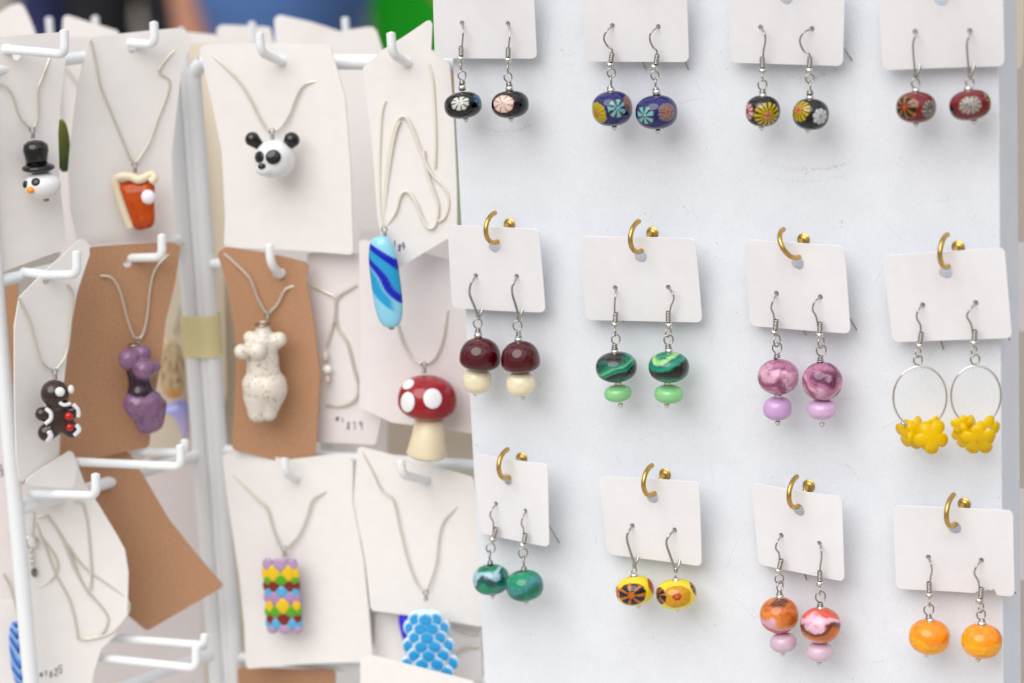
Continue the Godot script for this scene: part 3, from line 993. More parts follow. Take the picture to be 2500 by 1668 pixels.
	earring({"label": "navy bead earring with a turquoise striped flower and a mauve one, right of its card", "line": [Vector3(-19.65, 108.46, 4.63), Vector3(-18.57, 108.72, 6.83), Vector3(-19.54, 107.36, 9.77), Vector3(-20.34, 105.14, 9.67), Vector3(-19.61, 102.48, 9.10), Vector3(-18.49, 100.83, 8.52), Vector3(-19.99, 95.92, 7.95)], "bead": Vector3(-17.98, 82.00, 11.50), "along": Vector3(-0.03, 1.00, 0.00), "rx": 6.73, "ry": 5.44, "tint": cane.bind(rgb(20, 17, 92), [[Vector3(-0.156, -0.045, 0.987), 0.50, 7.0, rgb(105, 180, 189), rgb(72, 38, 19), rgb(132, 180, 180), 0.12, 0.55], [Vector3(0.859, 0.073, 0.507), 0.50, 18.0, rgb(140, 114, 112), rgb(91, 63, 73), rgb(181, 105, 52), 0.28, 0.62]]), "coil": [Vector3(-18.57, 100.03, 8.25), Vector3(-19.18, 96.89, 8.25)], "ball": Vector3(-19.99, 95.92, 7.95), "tail": [Vector3(-19.65, 108.46, 4.63), Vector3(-19.65, 110.89, 3.30), Vector3(-15.35, 104.90, 2.31), Vector3(-11.05, 94.34, 1.20)], "rings": [[Vector3(-19.31, 93.44, 8.97), 1.24, 0.1], [Vector3(-18.70, 91.08, 9.95), 1.44, 1.45]], "wrap": [Vector3(-18.42, 89.64, 10.55), Vector3(-18.10, 88.80, 10.90)], "spacers": [[Vector3(-17.82, 88.20, 11.15), 1.28]], "end": Vector3(-17.68, 75.95, 11.50)})
	earring({"label": "black bead earring with one big yellow daisy, left of its card", "line": [Vector3(16.03, 108.62, 4.52), Vector3(17.01, 108.87, 6.72), Vector3(19.41, 107.34, 9.49), Vector3(19.56, 104.83, 9.17), Vector3(18.44, 101.42, 8.40), Vector3(17.56, 95.29, 7.62)], "bead": Vector3(19.07, 83.22, 11.50), "along": Vector3(0.07, 1.00, 0.00), "rx": 5.47, "ry": 4.86, "tint": cane.bind(rgb(6, 6, 12), [[Vector3(0.655, -0.099, 0.749), 0.84, 14.0, rgb(188, 160, 21), rgb(19, 19, 10), rgb(198, 105, 98), 0.20, 0.60], [Vector3(-0.623, 0.020, 0.782), 0.51, 9.0, rgb(193, 167, 167), rgb(132, 35, 49), rgb(188, 52, 61), 0.30, 0.60]]), "coil": [Vector3(17.73, 99.61, 7.92), Vector3(17.77, 96.29, 7.92)], "ball": Vector3(17.56, 95.29, 7.62), "rings": [[Vector3(17.92, 93.54, 8.55), 1.16, 1.45], [Vector3(18.41, 91.21, 9.79), 1.36, 0.1]], "wrap": [Vector3(18.73, 89.86, 10.51), Vector3(19.10, 88.51, 11.23)], "spacers": [[Vector3(19.21, 87.96, 11.50), 1.16]], "end": Vector3(18.47, 78.11, 11.50)})
	earring({"label": "black bead earring with a yellow daisy and a white flower, right of its card", "line": [Vector3(33.51, 108.38, 4.77), Vector3(34.44, 108.63, 6.97), Vector3(32.89, 107.72, 9.93), Vector3(31.46, 105.04, 9.85), Vector3(32.47, 101.91, 9.29), Vector3(34.19, 100.63, 8.73), Vector3(33.66, 95.75, 8.16)], "bead": Vector3(35.24, 82.61, 11.50), "along": Vector3(0.13, 0.99, 0.00), "rx": 5.66, "ry": 4.81, "tint": cane.bind(rgb(6, 6, 12), [[Vector3(-0.379, 0.313, 0.871), 0.71, 13.0, rgb(188, 160, 21), rgb(35, 31, 10), rgb(204, 96, 80), 0.28, 0.62], [Vector3(0.832, 0.084, 0.548), 0.48, 8.0, rgb(188, 190, 193), rgb(147, 147, 154), rgb(132, 132, 52), 0.18, 0.75, 1]]), "coil": [Vector3(34.11, 99.99, 8.46), Vector3(33.90, 96.69, 8.46)], "ball": Vector3(33.66, 95.75, 8.16), "tail": [Vector3(33.51, 108.38, 4.77), Vector3(33.51, 110.87, 3.42), Vector3(39.32, 106.77, 2.39), Vector3(45.14, 98.15, 1.20)], "rings": [[Vector3(34.18, 93.36, 9.11), 1.27, 0.1], [Vector3(34.66, 91.21, 9.96), 1.31, 1.45]], "wrap": [Vector3(34.72, 89.88, 10.49), Vector3(34.96, 88.56, 11.02)], "spacers": [[Vector3(35.09, 87.62, 11.39), 1.15]], "end": Vector3(34.14, 77.62, 11.50)})
	earring({"label": "dark red bead earring with a black and orange star, lever back", "line": [Vector3(67.29, 107.74, 4.69), Vector3(68.13, 107.99, 6.89), Vector3(69.18, 107.05, 9.81), Vector3(68.46, 104.62, 9.69), Vector3(68.38, 100.13, 9.09), Vector3(68.51, 96.03, 8.49), Vector3(68.48, 94.74, 7.89)], "bead": Vector3(69.83, 85.55, 11.50), "along": Vector3(0.01, 1.00, 0.00), "rx": 6.11, "ry": 4.71, "tint": cane.bind(rgb(108, 10, 20), [[Vector3(-0.260, 0.143, 0.955), 0.72, 8.0, rgb(19, 15, 19), rgb(181, 114, 26), rgb(149, 38, 21), 0.26, 0.78], [Vector3(0.928, -0.037, 0.371), 0.52, 12.0, rgb(45, 36, 36), rgb(154, 144, 132), rgb(132, 132, 140), 0.16, 0.50]]), "joint": Vector3(68.48, 94.74, 7.89), "rings": [[Vector3(68.99, 92.62, 9.57), 1.20, 0.1]], "spacers": [[Vector3(69.67, 90.55, 11.21), 1.12]], "end": Vector3(69.72, 80.44, 11.50)})
	earring({"label": "dark red bead earring with a pale grey flower, lever back, by the board's right edge", "line": [Vector3(84.76, 108.22, 4.69), Vector3(85.55, 108.47, 6.89), Vector3(86.28, 107.02, 9.79), Vector3(85.54, 104.81, 9.65), Vector3(85.52, 100.36, 9.03), Vector3(85.68, 96.50, 8.41), Vector3(85.69, 94.94, 7.79)], "bead": Vector3(86.97, 86.62, 11.50), "along": Vector3(-0.15, 0.99, 0.00), "rx": 6.24, "ry": 4.58, "tint": cane.bind(rgb(108, 10, 20), [[Vector3(0.354, 0.114, 0.928), 0.56, 12.0, rgb(163, 154, 142), rgb(80, 44, 44), rgb(132, 149, 172), 0.18, 0.66], [Vector3(0.932, 0.262, -0.252), 0.48, 8.0, rgb(21, 17, 21), rgb(193, 132, 35), rgb(167, 140, 52), 0.20, 0.65], [Vector3(-0.688, -0.234, 0.687), 0.38, 6.0, rgb(26, 10, 17), rgb(26, 10, 17), rgb(26, 10, 17), 0.20, 0.60]]), "joint": Vector3(85.69, 94.94, 7.79), "rings": [[Vector3(86.20, 93.17, 9.51), 1.19, 0.1]], "spacers": [[Vector3(86.39, 91.37, 11.26), 1.27]], "end": Vector3(88.17, 81.80, 11.50)})
	earring({"label": "mushroom earring with glossy maroon cap, left of the pair", "line": [Vector3(-91.63, 23.51, 4.52), Vector3(-90.35, 24.01, 6.72), Vector3(-90.37, 22.39, 9.72), Vector3(-91.37, 20.35, 9.73), Vector3(-91.81, 17.62, 9.24), Vector3(-90.64, 13.92, 8.74), Vector3(-89.74, 10.72, 8.25), Vector3(-89.84, 9.83, 7.76)], "bead": Vector3(-87.82, -3.92, 11.50), "along": Vector3(0.12, 0.99, 0.00), "rx": 7.08, "ry": 7.33, "tint": milky.bind(rgb(74, 12, 16), Vector3(3.1, 0, 0)), "power": 0.86, "low": 0.50, "joint": Vector3(-89.84, 9.83, 7.76), "rings": [[Vector3(-89.55, 7.92, 8.86), 1.43, 0.1]], "wrap": [Vector3(-88.96, 6.45, 9.72), Vector3(-88.55, 4.75, 10.72)], "spacers": [[Vector3(-88.28, 4.20, 11.04), 1.33]], "small": Vector3(-89.31, -11.31, 11.50), "srx": 5.04, "sry": 4.63, "stint": milky.bind(rgb(232, 222, 190), Vector3(2.0, 0, 0)), "end": Vector3(-90.33, -15.84, 11.50)})
	earring({"label": "mushroom earring with glossy maroon cap, right of the pair", "line": [Vector3(-75.54, 24.24, 5.14), Vector3(-74.30, 24.73, 7.34), Vector3(-73.70, 23.02, 10.36), Vector3(-74.58, 21.42, 10.38), Vector3(-74.81, 18.73, 9.91), Vector3(-74.05, 15.04, 9.43), Vector3(-73.45, 11.61, 8.96), Vector3(-73.82, 10.70, 8.48)], "bead": Vector3(-72.03, -3.76, 11.50), "along": Vector3(-0.02, 1.00, 0.00), "rx": 6.62, "ry": 7.16, "tint": milky.bind(rgb(74, 12, 16), Vector3(8.3, 0, 0)), "power": 0.86, "low": 0.50, "joint": Vector3(-73.82, 10.70, 8.48), "rings": [[Vector3(-73.73, 8.21, 9.50), 1.47, 0.1]], "wrap": [Vector3(-72.99, 6.68, 10.15), Vector3(-72.51, 4.31, 11.13)], "spacers": [[Vector3(-72.59, 3.78, 11.34), 1.22]], "small": Vector3(-72.42, -11.33, 11.50), "srx": 4.95, "sry": 4.39, "stint": milky.bind(rgb(232, 222, 190), Vector3(6.0, 0, 0)), "end": Vector3(-71.61, -15.94, 11.50)})
	earring({"label": "dark green swirled bead earring over a mint bead, left of the pair", "line": [Vector3(-38.70, 22.30, 4.58), Vector3(-37.56, 22.80, 6.78), Vector3(-36.36, 20.34, 9.46), Vector3(-37.03, 17.40, 8.93), Vector3(-37.73, 10.64, 8.01)], "bead": Vector3(-35.98, -2.92, 11.50), "along": Vector3(-0.05, 1.00, 0.00), "rx": 6.84, "ry": 4.94, "tint": swirl.bind([rgb(18, 128, 100), rgb(10, 84, 66), rgb(40, 32, 28), rgb(30, 26, 24), rgb(22, 140, 108), rgb(20, 110, 108), rgb(104, 178, 112)], Vector3(-0.45, 0.90, 0.10).normalized(), 1.58, 0.34, Vector3(1.0, 2.0, 3.0), 0.30), "coil": [Vector3(-37.01, 14.73, 8.31), Vector3(-37.38, 11.49, 8.31)], "ball": Vector3(-37.73, 10.64, 8.01), "tail": [Vector3(-38.70, 22.30, 4.58), Vector3(-38.70, 24.72, 3.27), Vector3(-38.29, 19.64, 2.29), Vector3(-37.89, 9.98, 1.20)], "rings": [[Vector3(-37.21, 8.46, 8.90), 1.34, 1.45], [Vector3(-36.59, 6.05, 9.88), 1.39, 0.1]], "wrap": [Vector3(-36.79, 4.48, 10.50), Vector3(-36.45, 2.76, 11.20)], "spacers": [[Vector3(-36.33, 2.06, 11.48), 1.20], [Vector3(-35.42, -8.38, 11.50), 1.20]], "small": Vector3(-35.79, -11.80, 11.50), "srx": 4.60, "sry": 2.90, "stint": milky.bind(rgb(136, 200, 136), Vector3(1.0, 0, 0)), "end": Vector3(-34.95, -15.70, 11.50)})
	earring({"label": "dark green swirled bead earring with lime streaks over a mint bead, right of the pair", "line": [Vector3(-19.25, 23.51, 4.65), Vector3(-18.16, 24.00, 6.85), Vector3(-15.31, 22.61, 9.69), Vector3(-15.13, 20.56, 9.43), Vector3(-16.80, 17.30, 8.72), Vector3(-17.85, 11.54, 8.01)], "bead": Vector3(-16.71, -1.55, 11.50), "along": Vector3(0.06, 1.00, 0.00), "rx": 6.66, "ry": 4.93, "tint": swirl.bind([rgb(150, 205, 120), rgb(18, 128, 100), rgb(10, 84, 66), rgb(40, 32, 28), rgb(30, 26, 24), rgb(22, 140, 108), rgb(20, 110, 108)], Vector3(-0.30, 0.90, 0.20).normalized(), 1.12, 0.34, Vector3(5.0, 1.0, 8.0), 0.30), "coil": [Vector3(-17.85, 16.30, 8.31), Vector3(-17.88, 12.61, 8.31)], "ball": Vector3(-17.85, 11.54, 8.01), "tail": [Vector3(-19.25, 23.51, 4.65), Vector3(-19.25, 25.95, 3.32), Vector3(-22.74, 20.61, 2.33), Vector3(-26.22, 10.71, 1.20)], "rings": [[Vector3(-17.77, 9.41, 8.92), 1.33, 0.8], [Vector3(-17.27, 7.17, 9.88), 1.48, 0.1]], "wrap": [Vector3(-17.31, 5.78, 10.48), Vector3(-16.72, 4.29, 11.13)], "spacers": [[Vector3(-16.51, 3.70, 11.38), 1.28], [Vector3(-17.18, -6.92, 11.50), 1.29]], "small": Vector3(-17.05, -10.62, 11.50), "srx": 4.85, "sry": 3.07, "stint": milky.bind(rgb(136, 200, 136), Vector3(4.0, 0, 0)), "end": Vector3(-17.90, -14.41, 11.50)})
	earring({"label": "pink marbled round bead earring over a lilac bead, left of the pair", "line": [Vector3(19.23, 23.72, 4.60), Vector3(20.20, 24.21, 6.80), Vector3(20.01, 22.14, 9.67), Vector3(19.28, 19.69, 9.45), Vector3(19.81, 17.21, 8.78), Vector3(19.47, 11.60, 8.10)], "bead": Vector3(21.99, -2.01, 11.50), "along": Vector3(0.02, 1.00, 0.00), "rx": 6.61, "ry": 5.64, "tint": swirl.bind([rgb(206, 160, 182), rgb(188, 128, 156), rgb(140, 72, 102), rgb(206, 158, 180), rgb(176, 112, 146), rgb(110, 56, 86)], Vector3(0.35, 0.90, 0.30).normalized(), 0.75, 0.59, Vector3(2.0, 7.0, 4.0), 0.80), "power": 0.92, "coil": [Vector3(20.46, 16.01, 8.40), Vector3(19.97, 12.54, 8.40)], "ball": Vector3(19.47, 11.60, 8.10), "tail": [Vector3(19.23, 23.72, 4.60), Vector3(19.23, 26.14, 3.28), Vector3(23.31, 20.24, 2.30), Vector3(27.39, 9.75, 1.20)], "rings": [[Vector3(20.83, 9.16, 9.16), 1.60, 0.8], [Vector3(21.20, 7.15, 10.02), 1.49, 0.1]], "wrap": [Vector3(21.48, 5.71, 10.63), Vector3(21.66, 3.88, 11.40)], "spacers": [[Vector3(21.82, -8.35, 11.50), 1.24]], "small": Vector3(21.42, -12.43, 11.50), "srx": 4.66, "sry": 3.88, "stint": milky.bind(rgb(200, 160, 206), Vector3(1.0, 0, 0)), "end": Vector3(21.41, -17.08, 11.50)})
	earring({"label": "pink marbled round bead earring over a lilac bead, right of the pair", "line": [Vector3(34.69, 23.65, 5.58), Vector3(35.62, 24.14, 7.78), Vector3(34.79, 22.96, 10.71), Vector3(33.99, 20.27, 10.53), Vector3(34.88, 17.84, 9.90), Vector3(35.58, 12.00, 9.28)], "bead": Vector3(37.11, -2.38, 11.50), "along": Vector3(0.01, 1.00, 0.00), "rx": 6.40, "ry": 6.11, "tint": swirl.bind([rgb(206, 160, 182), rgb(188, 128, 156), rgb(140, 72, 102), rgb(206, 158, 180), rgb(176, 112, 146), rgb(110, 56, 86)], Vector3(0.50, 0.60, 0.30).normalized(), 0.90, 0.67, Vector3(9.0, 3.0, 1.0), 0.80), "power": 0.92, "coil": [Vector3(36.14, 16.34, 9.58), Vector3(35.78, 12.97, 9.58)], "ball": Vector3(35.58, 12.00, 9.28), "tail": [Vector3(34.69, 23.65, 5.58), Vector3(34.69, 26.43, 4.07), Vector3(39.81, 21.64, 2.79), Vector3(44.93, 12.63, 1.20)], "rings": [[Vector3(36.33, 9.81, 9.87), 1.53, 0.8], [Vector3(36.59, 7.45, 10.51), 1.53, 0.1]], "wrap": [Vector3(36.47, 5.76, 10.96), Vector3(36.59, 3.63, 11.50)], "spacers": [[Vector3(36.30, -8.56, 11.50), 1.23]], "small": Vector3(36.73, -11.49, 11.50), "srx": 4.72, "sry": 3.29, "stint": milky.bind(rgb(208, 172, 208), Vector3(3.0, 0, 0)), "end": Vector3(36.78, -16.36, 11.50)})
	earring({"label": "silver hoop earring with yellow flower beads, left of the pair", "line": [Vector3(68.60, 22.86, 4.94), Vector3(69.44, 23.36, 7.14), Vector3(68.92, 22.02, 10.03), Vector3(68.44, 19.64, 9.83), Vector3(69.42, 16.75, 9.17), Vector3(68.65, 10.64, 8.51)], "bead": Vector3(69.76, -5.14, 11.50), "along": Vector3(0.00, 1.00, 0.00), "coil": [Vector3(69.52, 15.03, 8.81), Vector3(68.94, 11.60, 8.81)], "ball": Vector3(68.65, 10.64, 8.51), "tail": [Vector3(68.60, 22.86, 4.94), Vector3(68.60, 25.41, 3.55), Vector3(71.18, 19.04, 2.47), Vector3(73.76, 8.21, 1.20)], "rings": [[Vector3(68.59, 8.69, 9.54), 1.35, 0.8], [Vector3(68.93, 6.59, 10.67), 1.35, 0.1]], "spacers": [], "hoop": [Vector3(69.76, -5.14, 11.50), 8.30, 9.96, Vector3(0.87, 0.00, -0.49)], "stops": [Vector3(64.24, -13.90, 11.50), Vector3(75.02, -14.83, 13.00)], "flowers": [[Vector3(65.67, -17.42, 10.50), 4.63, -0.30, 0.20, 0.30], [Vector3(68.94, -15.82, 12.70), 4.23, 1.25, -0.20, 1.10], [Vector3(70.24, -18.23, 12.00), 4.53, 0.20, 0.50, 0.20], [Vector3(74.62, -16.31, 15.10), 4.93, 0.60, -0.10, 0.90], [Vector3(74.51, -13.31, 13.00), 2.92, 1.10, 0.20, 0.10]]})
	earring({"label": "silver hoop earring with yellow flower beads, nearest the board's right edge", "line": [Vector3(85.93, 24.66, 4.94), Vector3(86.72, 25.15, 7.14), Vector3(85.71, 23.29, 10.04), Vector3(84.73, 21.16, 9.84), Vector3(85.88, 18.31, 9.20), Vector3(86.32, 12.70, 8.55)], "bead": Vector3(87.94, -3.23, 11.50), "along": Vector3(0.00, 1.00, 0.00), "coil": [Vector3(86.88, 16.93, 8.85), Vector3(86.59, 13.55, 8.85)], "ball": Vector3(86.32, 12.70, 8.55), "tail": [Vector3(85.93, 24.66, 4.94), Vector3(85.93, 27.20, 3.55), Vector3(90.63, 22.10, 2.47), Vector3(95.33, 12.54, 1.20)], "rings": [[Vector3(86.78, 10.47, 9.62), 1.34, 0.8], [Vector3(87.53, 8.07, 10.78), 1.39, 0.1]], "spacers": [], "hoop": [Vector3(87.94, -3.23, 11.50), 7.66, 9.55, Vector3(0.87, 0.00, -0.49)], "stops": [Vector3(84.16, -11.90, 13.00), Vector3(92.32, -13.39, 13.00)], "flowers": [[Vector3(84.21, -12.30, 13.90), 3.18, 0.50, 0.20, 0.20], [Vector3(83.38, -17.00, 11.00), 3.48, -0.20, 0.30, 0.50], [Vector3(86.12, -14.30, 12.00), 4.18, 1.20, -0.20, 1.20], [Vector3(89.74, -16.11, 14.90), 4.88, 0.35, 0.30, 0.40], [Vector3(91.62, -13.72, 12.50), 4.48, 1.00, 0.10, 0.10]]})
	earring({"label": "teal and grey swirled bead earring, left of the pair", "line": [Vector3(-88.54, -56.84, 4.04), Vector3(-87.26, -56.12, 6.24), Vector3(-87.48, -57.68, 9.21), Vector3(-88.26, -59.84, 9.08), Vector3(-87.50, -62.57, 8.50), Vector3(-88.42, -68.53, 7.92)], "bead": Vector3(-87.19, -81.52, 12.50), "along": Vector3(-0.03, 1.00, 0.00), "rx": 6.38, "ry": 5.19, "tint": swirl.bind([rgb(18, 126, 92), rgb(14, 104, 84), rgb(60, 130, 130), rgb(20, 136, 98), rgb(36, 80, 84), rgb(150, 186, 196)], Vector3(-0.40, 0.90, 0.20).normalized(), 1.12, 0.46, Vector3(3.0, 3.0, 6.0), 0.30), "coil": [Vector3(-86.52, -64.13, 8.22), Vector3(-87.81, -67.56, 8.22)], "ball": Vector3(-88.42, -68.53, 7.92), "rings": [[Vector3(-88.46, -71.21, 9.48), 1.52, 0.1], [Vector3(-88.22, -73.46, 10.81), 1.52, 1.45]], "wrap": [Vector3(-87.64, -75.01, 11.76), Vector3(-87.23, -76.40, 12.50)], "spacers": [], "end": Vector3(-86.86, -87.34, 12.50)})
	earring({"label": "teal and grey swirled bead earring with a paler top, right of the pair", "line": [Vector3(-74.96, -57.07, 7.34), Vector3(-73.72, -56.35, 9.54), Vector3(-73.57, -58.02, 12.51), Vector3(-74.15, -60.43, 12.38), Vector3(-73.75, -62.59, 11.80), Vector3(-74.81, -68.28, 11.22)], "bead": Vector3(-72.86, -81.54, 14.50), "along": Vector3(-0.03, 1.00, 0.00), "rx": 6.44, "ry": 5.31, "tint": swirl.bind([rgb(170, 190, 205), rgb(18, 126, 92), rgb(14, 104, 84), rgb(60, 130, 130), rgb(20, 136, 98), rgb(36, 80, 84), rgb(150, 186, 196)], Vector3(-0.15, 0.95, 0.10).normalized(), 0.71, 0.34, Vector3(7.0, 1.0, 2.0), 0.30), "coil": [Vector3(-73.27, -63.89, 11.52), Vector3(-74.08, -67.30, 11.52)], "ball": Vector3(-74.81, -68.28, 11.22), "tail": [Vector3(-74.96, -57.07, 7.34), Vector3(-74.96, -53.65, 5.47), Vector3(-70.44, -59.75, 3.67), Vector3(-65.92, -69.43, 1.20)], "rings": [[Vector3(-74.19, -70.67, 12.22), 1.51, 0.1], [Vector3(-73.45, -73.04, 13.22), 1.51, 1.45]], "wrap": [Vector3(-73.06, -74.88, 13.99), Vector3(-72.85, -76.34, 14.50)], "spacers": [], "end": Vector3(-72.60, -87.55, 14.50)})
	earring({"label": "yellow bead earring with a black-petalled flower, lever back", "line": [Vector3(-35.68, -59.09, 4.59), Vector3(-34.55, -58.37, 6.79), Vector3(-34.78, -60.02, 9.76), Vector3(-35.41, -62.39, 9.69), Vector3(-34.75, -66.48, 9.15), Vector3(-33.83, -70.26, 8.60), Vector3(-33.86, -71.86, 8.05)], "bead": Vector3(-32.26, -79.56, 11.50), "along": Vector3(-0.13, 0.99, 0.00), "rx": 6.48, "ry": 4.93, "tint": cane.bind(rgb(226, 204, 22), [[Vector3(0.274, 0.026, 0.961), 0.80, 7.0, rgb(24, 22, 35), rgb(188, 109, 24), rgb(181, 84, 21), 0.26, 0.68], [Vector3(0.915, 0.216, -0.340), 0.53, 5.0, rgb(167, 52, 31), rgb(167, 61, 35), rgb(176, 70, 35), 0.30, 0.60], [Vector3(-0.750, 0.147, 0.645), 0.40, 6.0, rgb(184, 79, 35), rgb(193, 123, 35), rgb(176, 70, 35), 0.30, 0.60]]), "joint": Vector3(-33.86, -71.86, 8.05), "rings": [[Vector3(-33.11, -73.30, 9.90), 1.21, 0.8]], "spacers": [[Vector3(-32.39, -74.49, 11.45), 1.21]], "end": Vector3(-31.12, -84.66, 11.50)})
	earring({"label": "yellow bead earring with an amber disc and red dot, lever back", "line": [Vector3(-19.56, -58.77, 5.58), Vector3(-18.47, -58.05, 7.78), Vector3(-19.37, -59.56, 10.79), Vector3(-20.21, -62.20, 10.76), Vector3(-19.28, -66.22, 10.24), Vector3(-18.28, -69.95, 9.73), Vector3(-17.85, -71.48, 9.22)], "bead": Vector3(-16.91, -78.95, 11.50), "along": Vector3(-0.03, 1.00, 0.00), "rx": 6.75, "ry": 4.89, "tint": cane.bind(rgb(226, 204, 22), [[Vector3(0.478, 0.181, 0.859), 0.75, 9.0, rgb(198, 144, 17), rgb(195, 132, 17), rgb(172, 38, 24), 0.30, 0.75], [Vector3(-0.566, 0.137, 0.813), 0.55, 6.0, rgb(21, 21, 35), rgb(181, 105, 35), rgb(21, 21, 35), 0.20, 0.70], [Vector3(0.867, 0.357, -0.348), 0.47, 6.0, rgb(21, 21, 35), rgb(181, 105, 35), rgb(21, 21, 35), 0.20, 0.70]]), "joint": Vector3(-17.85, -71.48, 9.22), "rings": [[Vector3(-17.43, -72.96, 10.58), 1.30, 1.45]], "spacers": [[Vector3(-16.74, -74.26, 11.50), 1.20]], "end": Vector3(-16.62, -84.10, 11.50)})
	earring({"label": "red orange and pink swirled bead earring over a pale lilac bead, left of the pair", "line": [Vector3(18.57, -56.97, 4.40), Vector3(19.55, -56.25, 6.60), Vector3(19.29, -57.75, 9.56), Vector3(18.66, -60.00, 9.43), Vector3(19.58, -62.33, 8.85), Vector3(18.83, -67.97, 8.26)], "bead": Vector3(20.09, -81.89, 11.50), "along": Vector3(-0.05, 1.00, 0.00), "rx": 6.36, "ry": 5.91, "tint": swirl.bind([rgb(214, 84, 62), rgb(206, 96, 60), rgb(222, 170, 190), rgb(214, 126, 52), rgb(196, 104, 38), rgb(110, 58, 36), rgb(226, 178, 196)], Vector3(0.30, 0.90, 0.30).normalized(), 0.71, 0.63, Vector3(2.0, 5.0, 9.0), 0.30), "power": 0.93, "coil": [Vector3(20.20, -63.74, 8.56), Vector3(19.33, -66.97, 8.56)], "ball": Vector3(18.83, -67.97, 8.26), "tail": [Vector3(18.57, -56.97, 4.40), Vector3(18.57, -54.62, 3.12), Vector3(22.12, -61.15, 2.20), Vector3(25.67, -72.33, 1.20)], "rings": [[Vector3(19.53, -70.31, 9.24), 1.39, 0.1], [Vector3(20.10, -72.56, 10.17), 1.55, 0.8]], "wrap": [Vector3(20.22, -74.09, 10.80), Vector3(20.29, -75.33, 11.31)], "spacers": [[Vector3(20.54, -75.78, 11.50), 1.24]], "small": Vector3(21.30, -91.09, 11.50), "srx": 4.40, "sry": 3.31, "stint": milky.bind(rgb(206, 178, 196), Vector3(1.0, 0, 0)), "end": Vector3(21.09, -94.87, 11.50)})
	earring({"label": "orange and pink banded bead earring over a pale lilac bead, right of the pair", "line": [Vector3(32.95, -57.41, 6.64), Vector3(33.89, -56.69, 8.84), Vector3(35.59, -58.05, 11.82), Vector3(35.59, -60.75, 11.69), Vector3(34.83, -63.93, 11.12), Vector3(34.29, -69.93, 10.55)], "bead": Vector3(34.59, -83.56, 11.50), "along": Vector3(0.03, 1.00, 0.00), "rx": 6.57, "ry": 5.76, "tint": swirl.bind([rgb(222, 170, 190), rgb(214, 126, 52), rgb(196, 104, 38), rgb(110, 58, 36), rgb(226, 178, 196), rgb(214, 84, 62), rgb(206, 96, 60)], Vector3(0.10, 1.00, 0.10).normalized(), 0.83, 0.38, Vector3(6.0, 6.0, 3.0), 0.30), "power": 0.93, "coil": [Vector3(34.52, -65.48, 10.85), Vector3(34.44, -68.96, 10.85)], "ball": Vector3(34.29, -69.93, 10.55), "rings": [[Vector3(34.40, -72.08, 10.81), 1.23, 1.45], [Vector3(34.63, -74.07, 11.06), 1.59, 0.1]], "wrap": [Vector3(34.57, -75.94, 11.29), Vector3(34.67, -77.58, 11.49)], "spacers": [[Vector3(34.72, -78.00, 11.50), 1.13]], "small": Vector3(34.15, -92.62, 11.50), "srx": 4.37, "sry": 3.19, "stint": milky.bind(rgb(210, 184, 200), Vector3(5.0, 0, 0)), "end": Vector3(33.89, -96.55, 11.50)})
	earring({"label": "plain orange glass bead earring, left of the pair", "line": [Vector3(69.17, -58.91, 4.60), Vector3(70.01, -58.19, 6.80), Vector3(71.85, -59.26, 9.64), Vector3(72.09, -61.66, 9.38), Vector3(71.31, -64.57, 8.67), Vector3(70.54, -70.39, 7.96)], "bead": Vector3(71.74, -82.96, 11.50), "along": Vector3(0.10, 0.99, 0.00), "rx": 6.53, "ry": 5.38, "tint": swirl.bind([rgb(244, 150, 14), rgb(248, 166, 16), rgb(240, 138, 16), rgb(250, 178, 24)], Vector3(0.30, 0.90, 0.20).normalized(), 0.60, 0.42, Vector3(1.0, 9.0, 9.0), 0.05), "coil": [Vector3(70.66, -65.92, 8.26), Vector3(70.66, -69.39, 8.26)], "ball": Vector3(70.54, -70.39, 7.96), "rings": [[Vector3(70.99, -72.40, 8.98), 1.20, 1.45], [Vector3(71.13, -74.44, 9.99), 1.55, 0.1]], "wrap": [Vector3(71.27, -75.84, 10.69), Vector3(71.60, -77.12, 11.34)], "spacers": [[Vector3(72.08, -77.65, 11.50), 1.25]], "end": Vector3(70.70, -88.85, 11.50)})
	earring({"label": "plain orange glass bead earring, at the board's lower right corner", "line": [Vector3(86.82, -57.95, 4.61), Vector3(87.60, -57.22, 6.81), Vector3(86.92, -58.66, 9.62), Vector3(86.12, -61.16, 9.34), Vector3(87.28, -64.37, 8.60), Vector3(87.07, -70.34, 7.86)], "bead": Vector3(89.02, -82.18, 11.50), "along": Vector3(0.12, 0.99, 0.00), "rx": 6.37, "ry": 5.28, "tint": swirl.bind([rgb(244, 150, 14), rgb(248, 166, 16), rgb(240, 138, 16), rgb(250, 178, 24)], Vector3(0.20, 0.90, 0.20).normalized(), 0.60, 0.42, Vector3(4.0, 2.0, 7.0), 0.05), "coil": [Vector3(87.94, -65.82, 8.16), Vector3(87.60, -69.25, 8.16)], "ball": Vector3(87.07, -70.34, 7.86), "tail": [Vector3(86.82, -57.95, 4.61), Vector3(86.82, -55.52, 3.29), Vector3(91.74, -59.95, 2.31), Vector3(96.66, -68.95, 1.20)], "rings": [[Vector3(88.01, -72.24, 8.96), 1.29, 0.8], [Vector3(88.41, -74.11, 10.01), 1.34, 0.1]], "wrap": [Vector3(88.90, -75.26, 10.67), Vector3(89.08, -76.26, 11.23)], "spacers": [[Vector3(89.11, -76.70, 11.48), 1.29]], "end": Vector3(87.82, -88.36, 11.50)})
	# ---- the wire rack
	var rack := thing("wire_rack", "white coated wire rack with hooks and tape round its posts", "display rack", Vector3(-228.55, -221.00, -16.75))
	rod(rack, "post", [Vector3(-228.55, -220.60, -16.75), Vector3(-228.55, 100.06, -16.75)], 3.0)
	rod(rack, "post", [Vector3(-224.15, -220.60, -18.25), Vector3(-224.15, 96.06, -18.25)], 1.9)
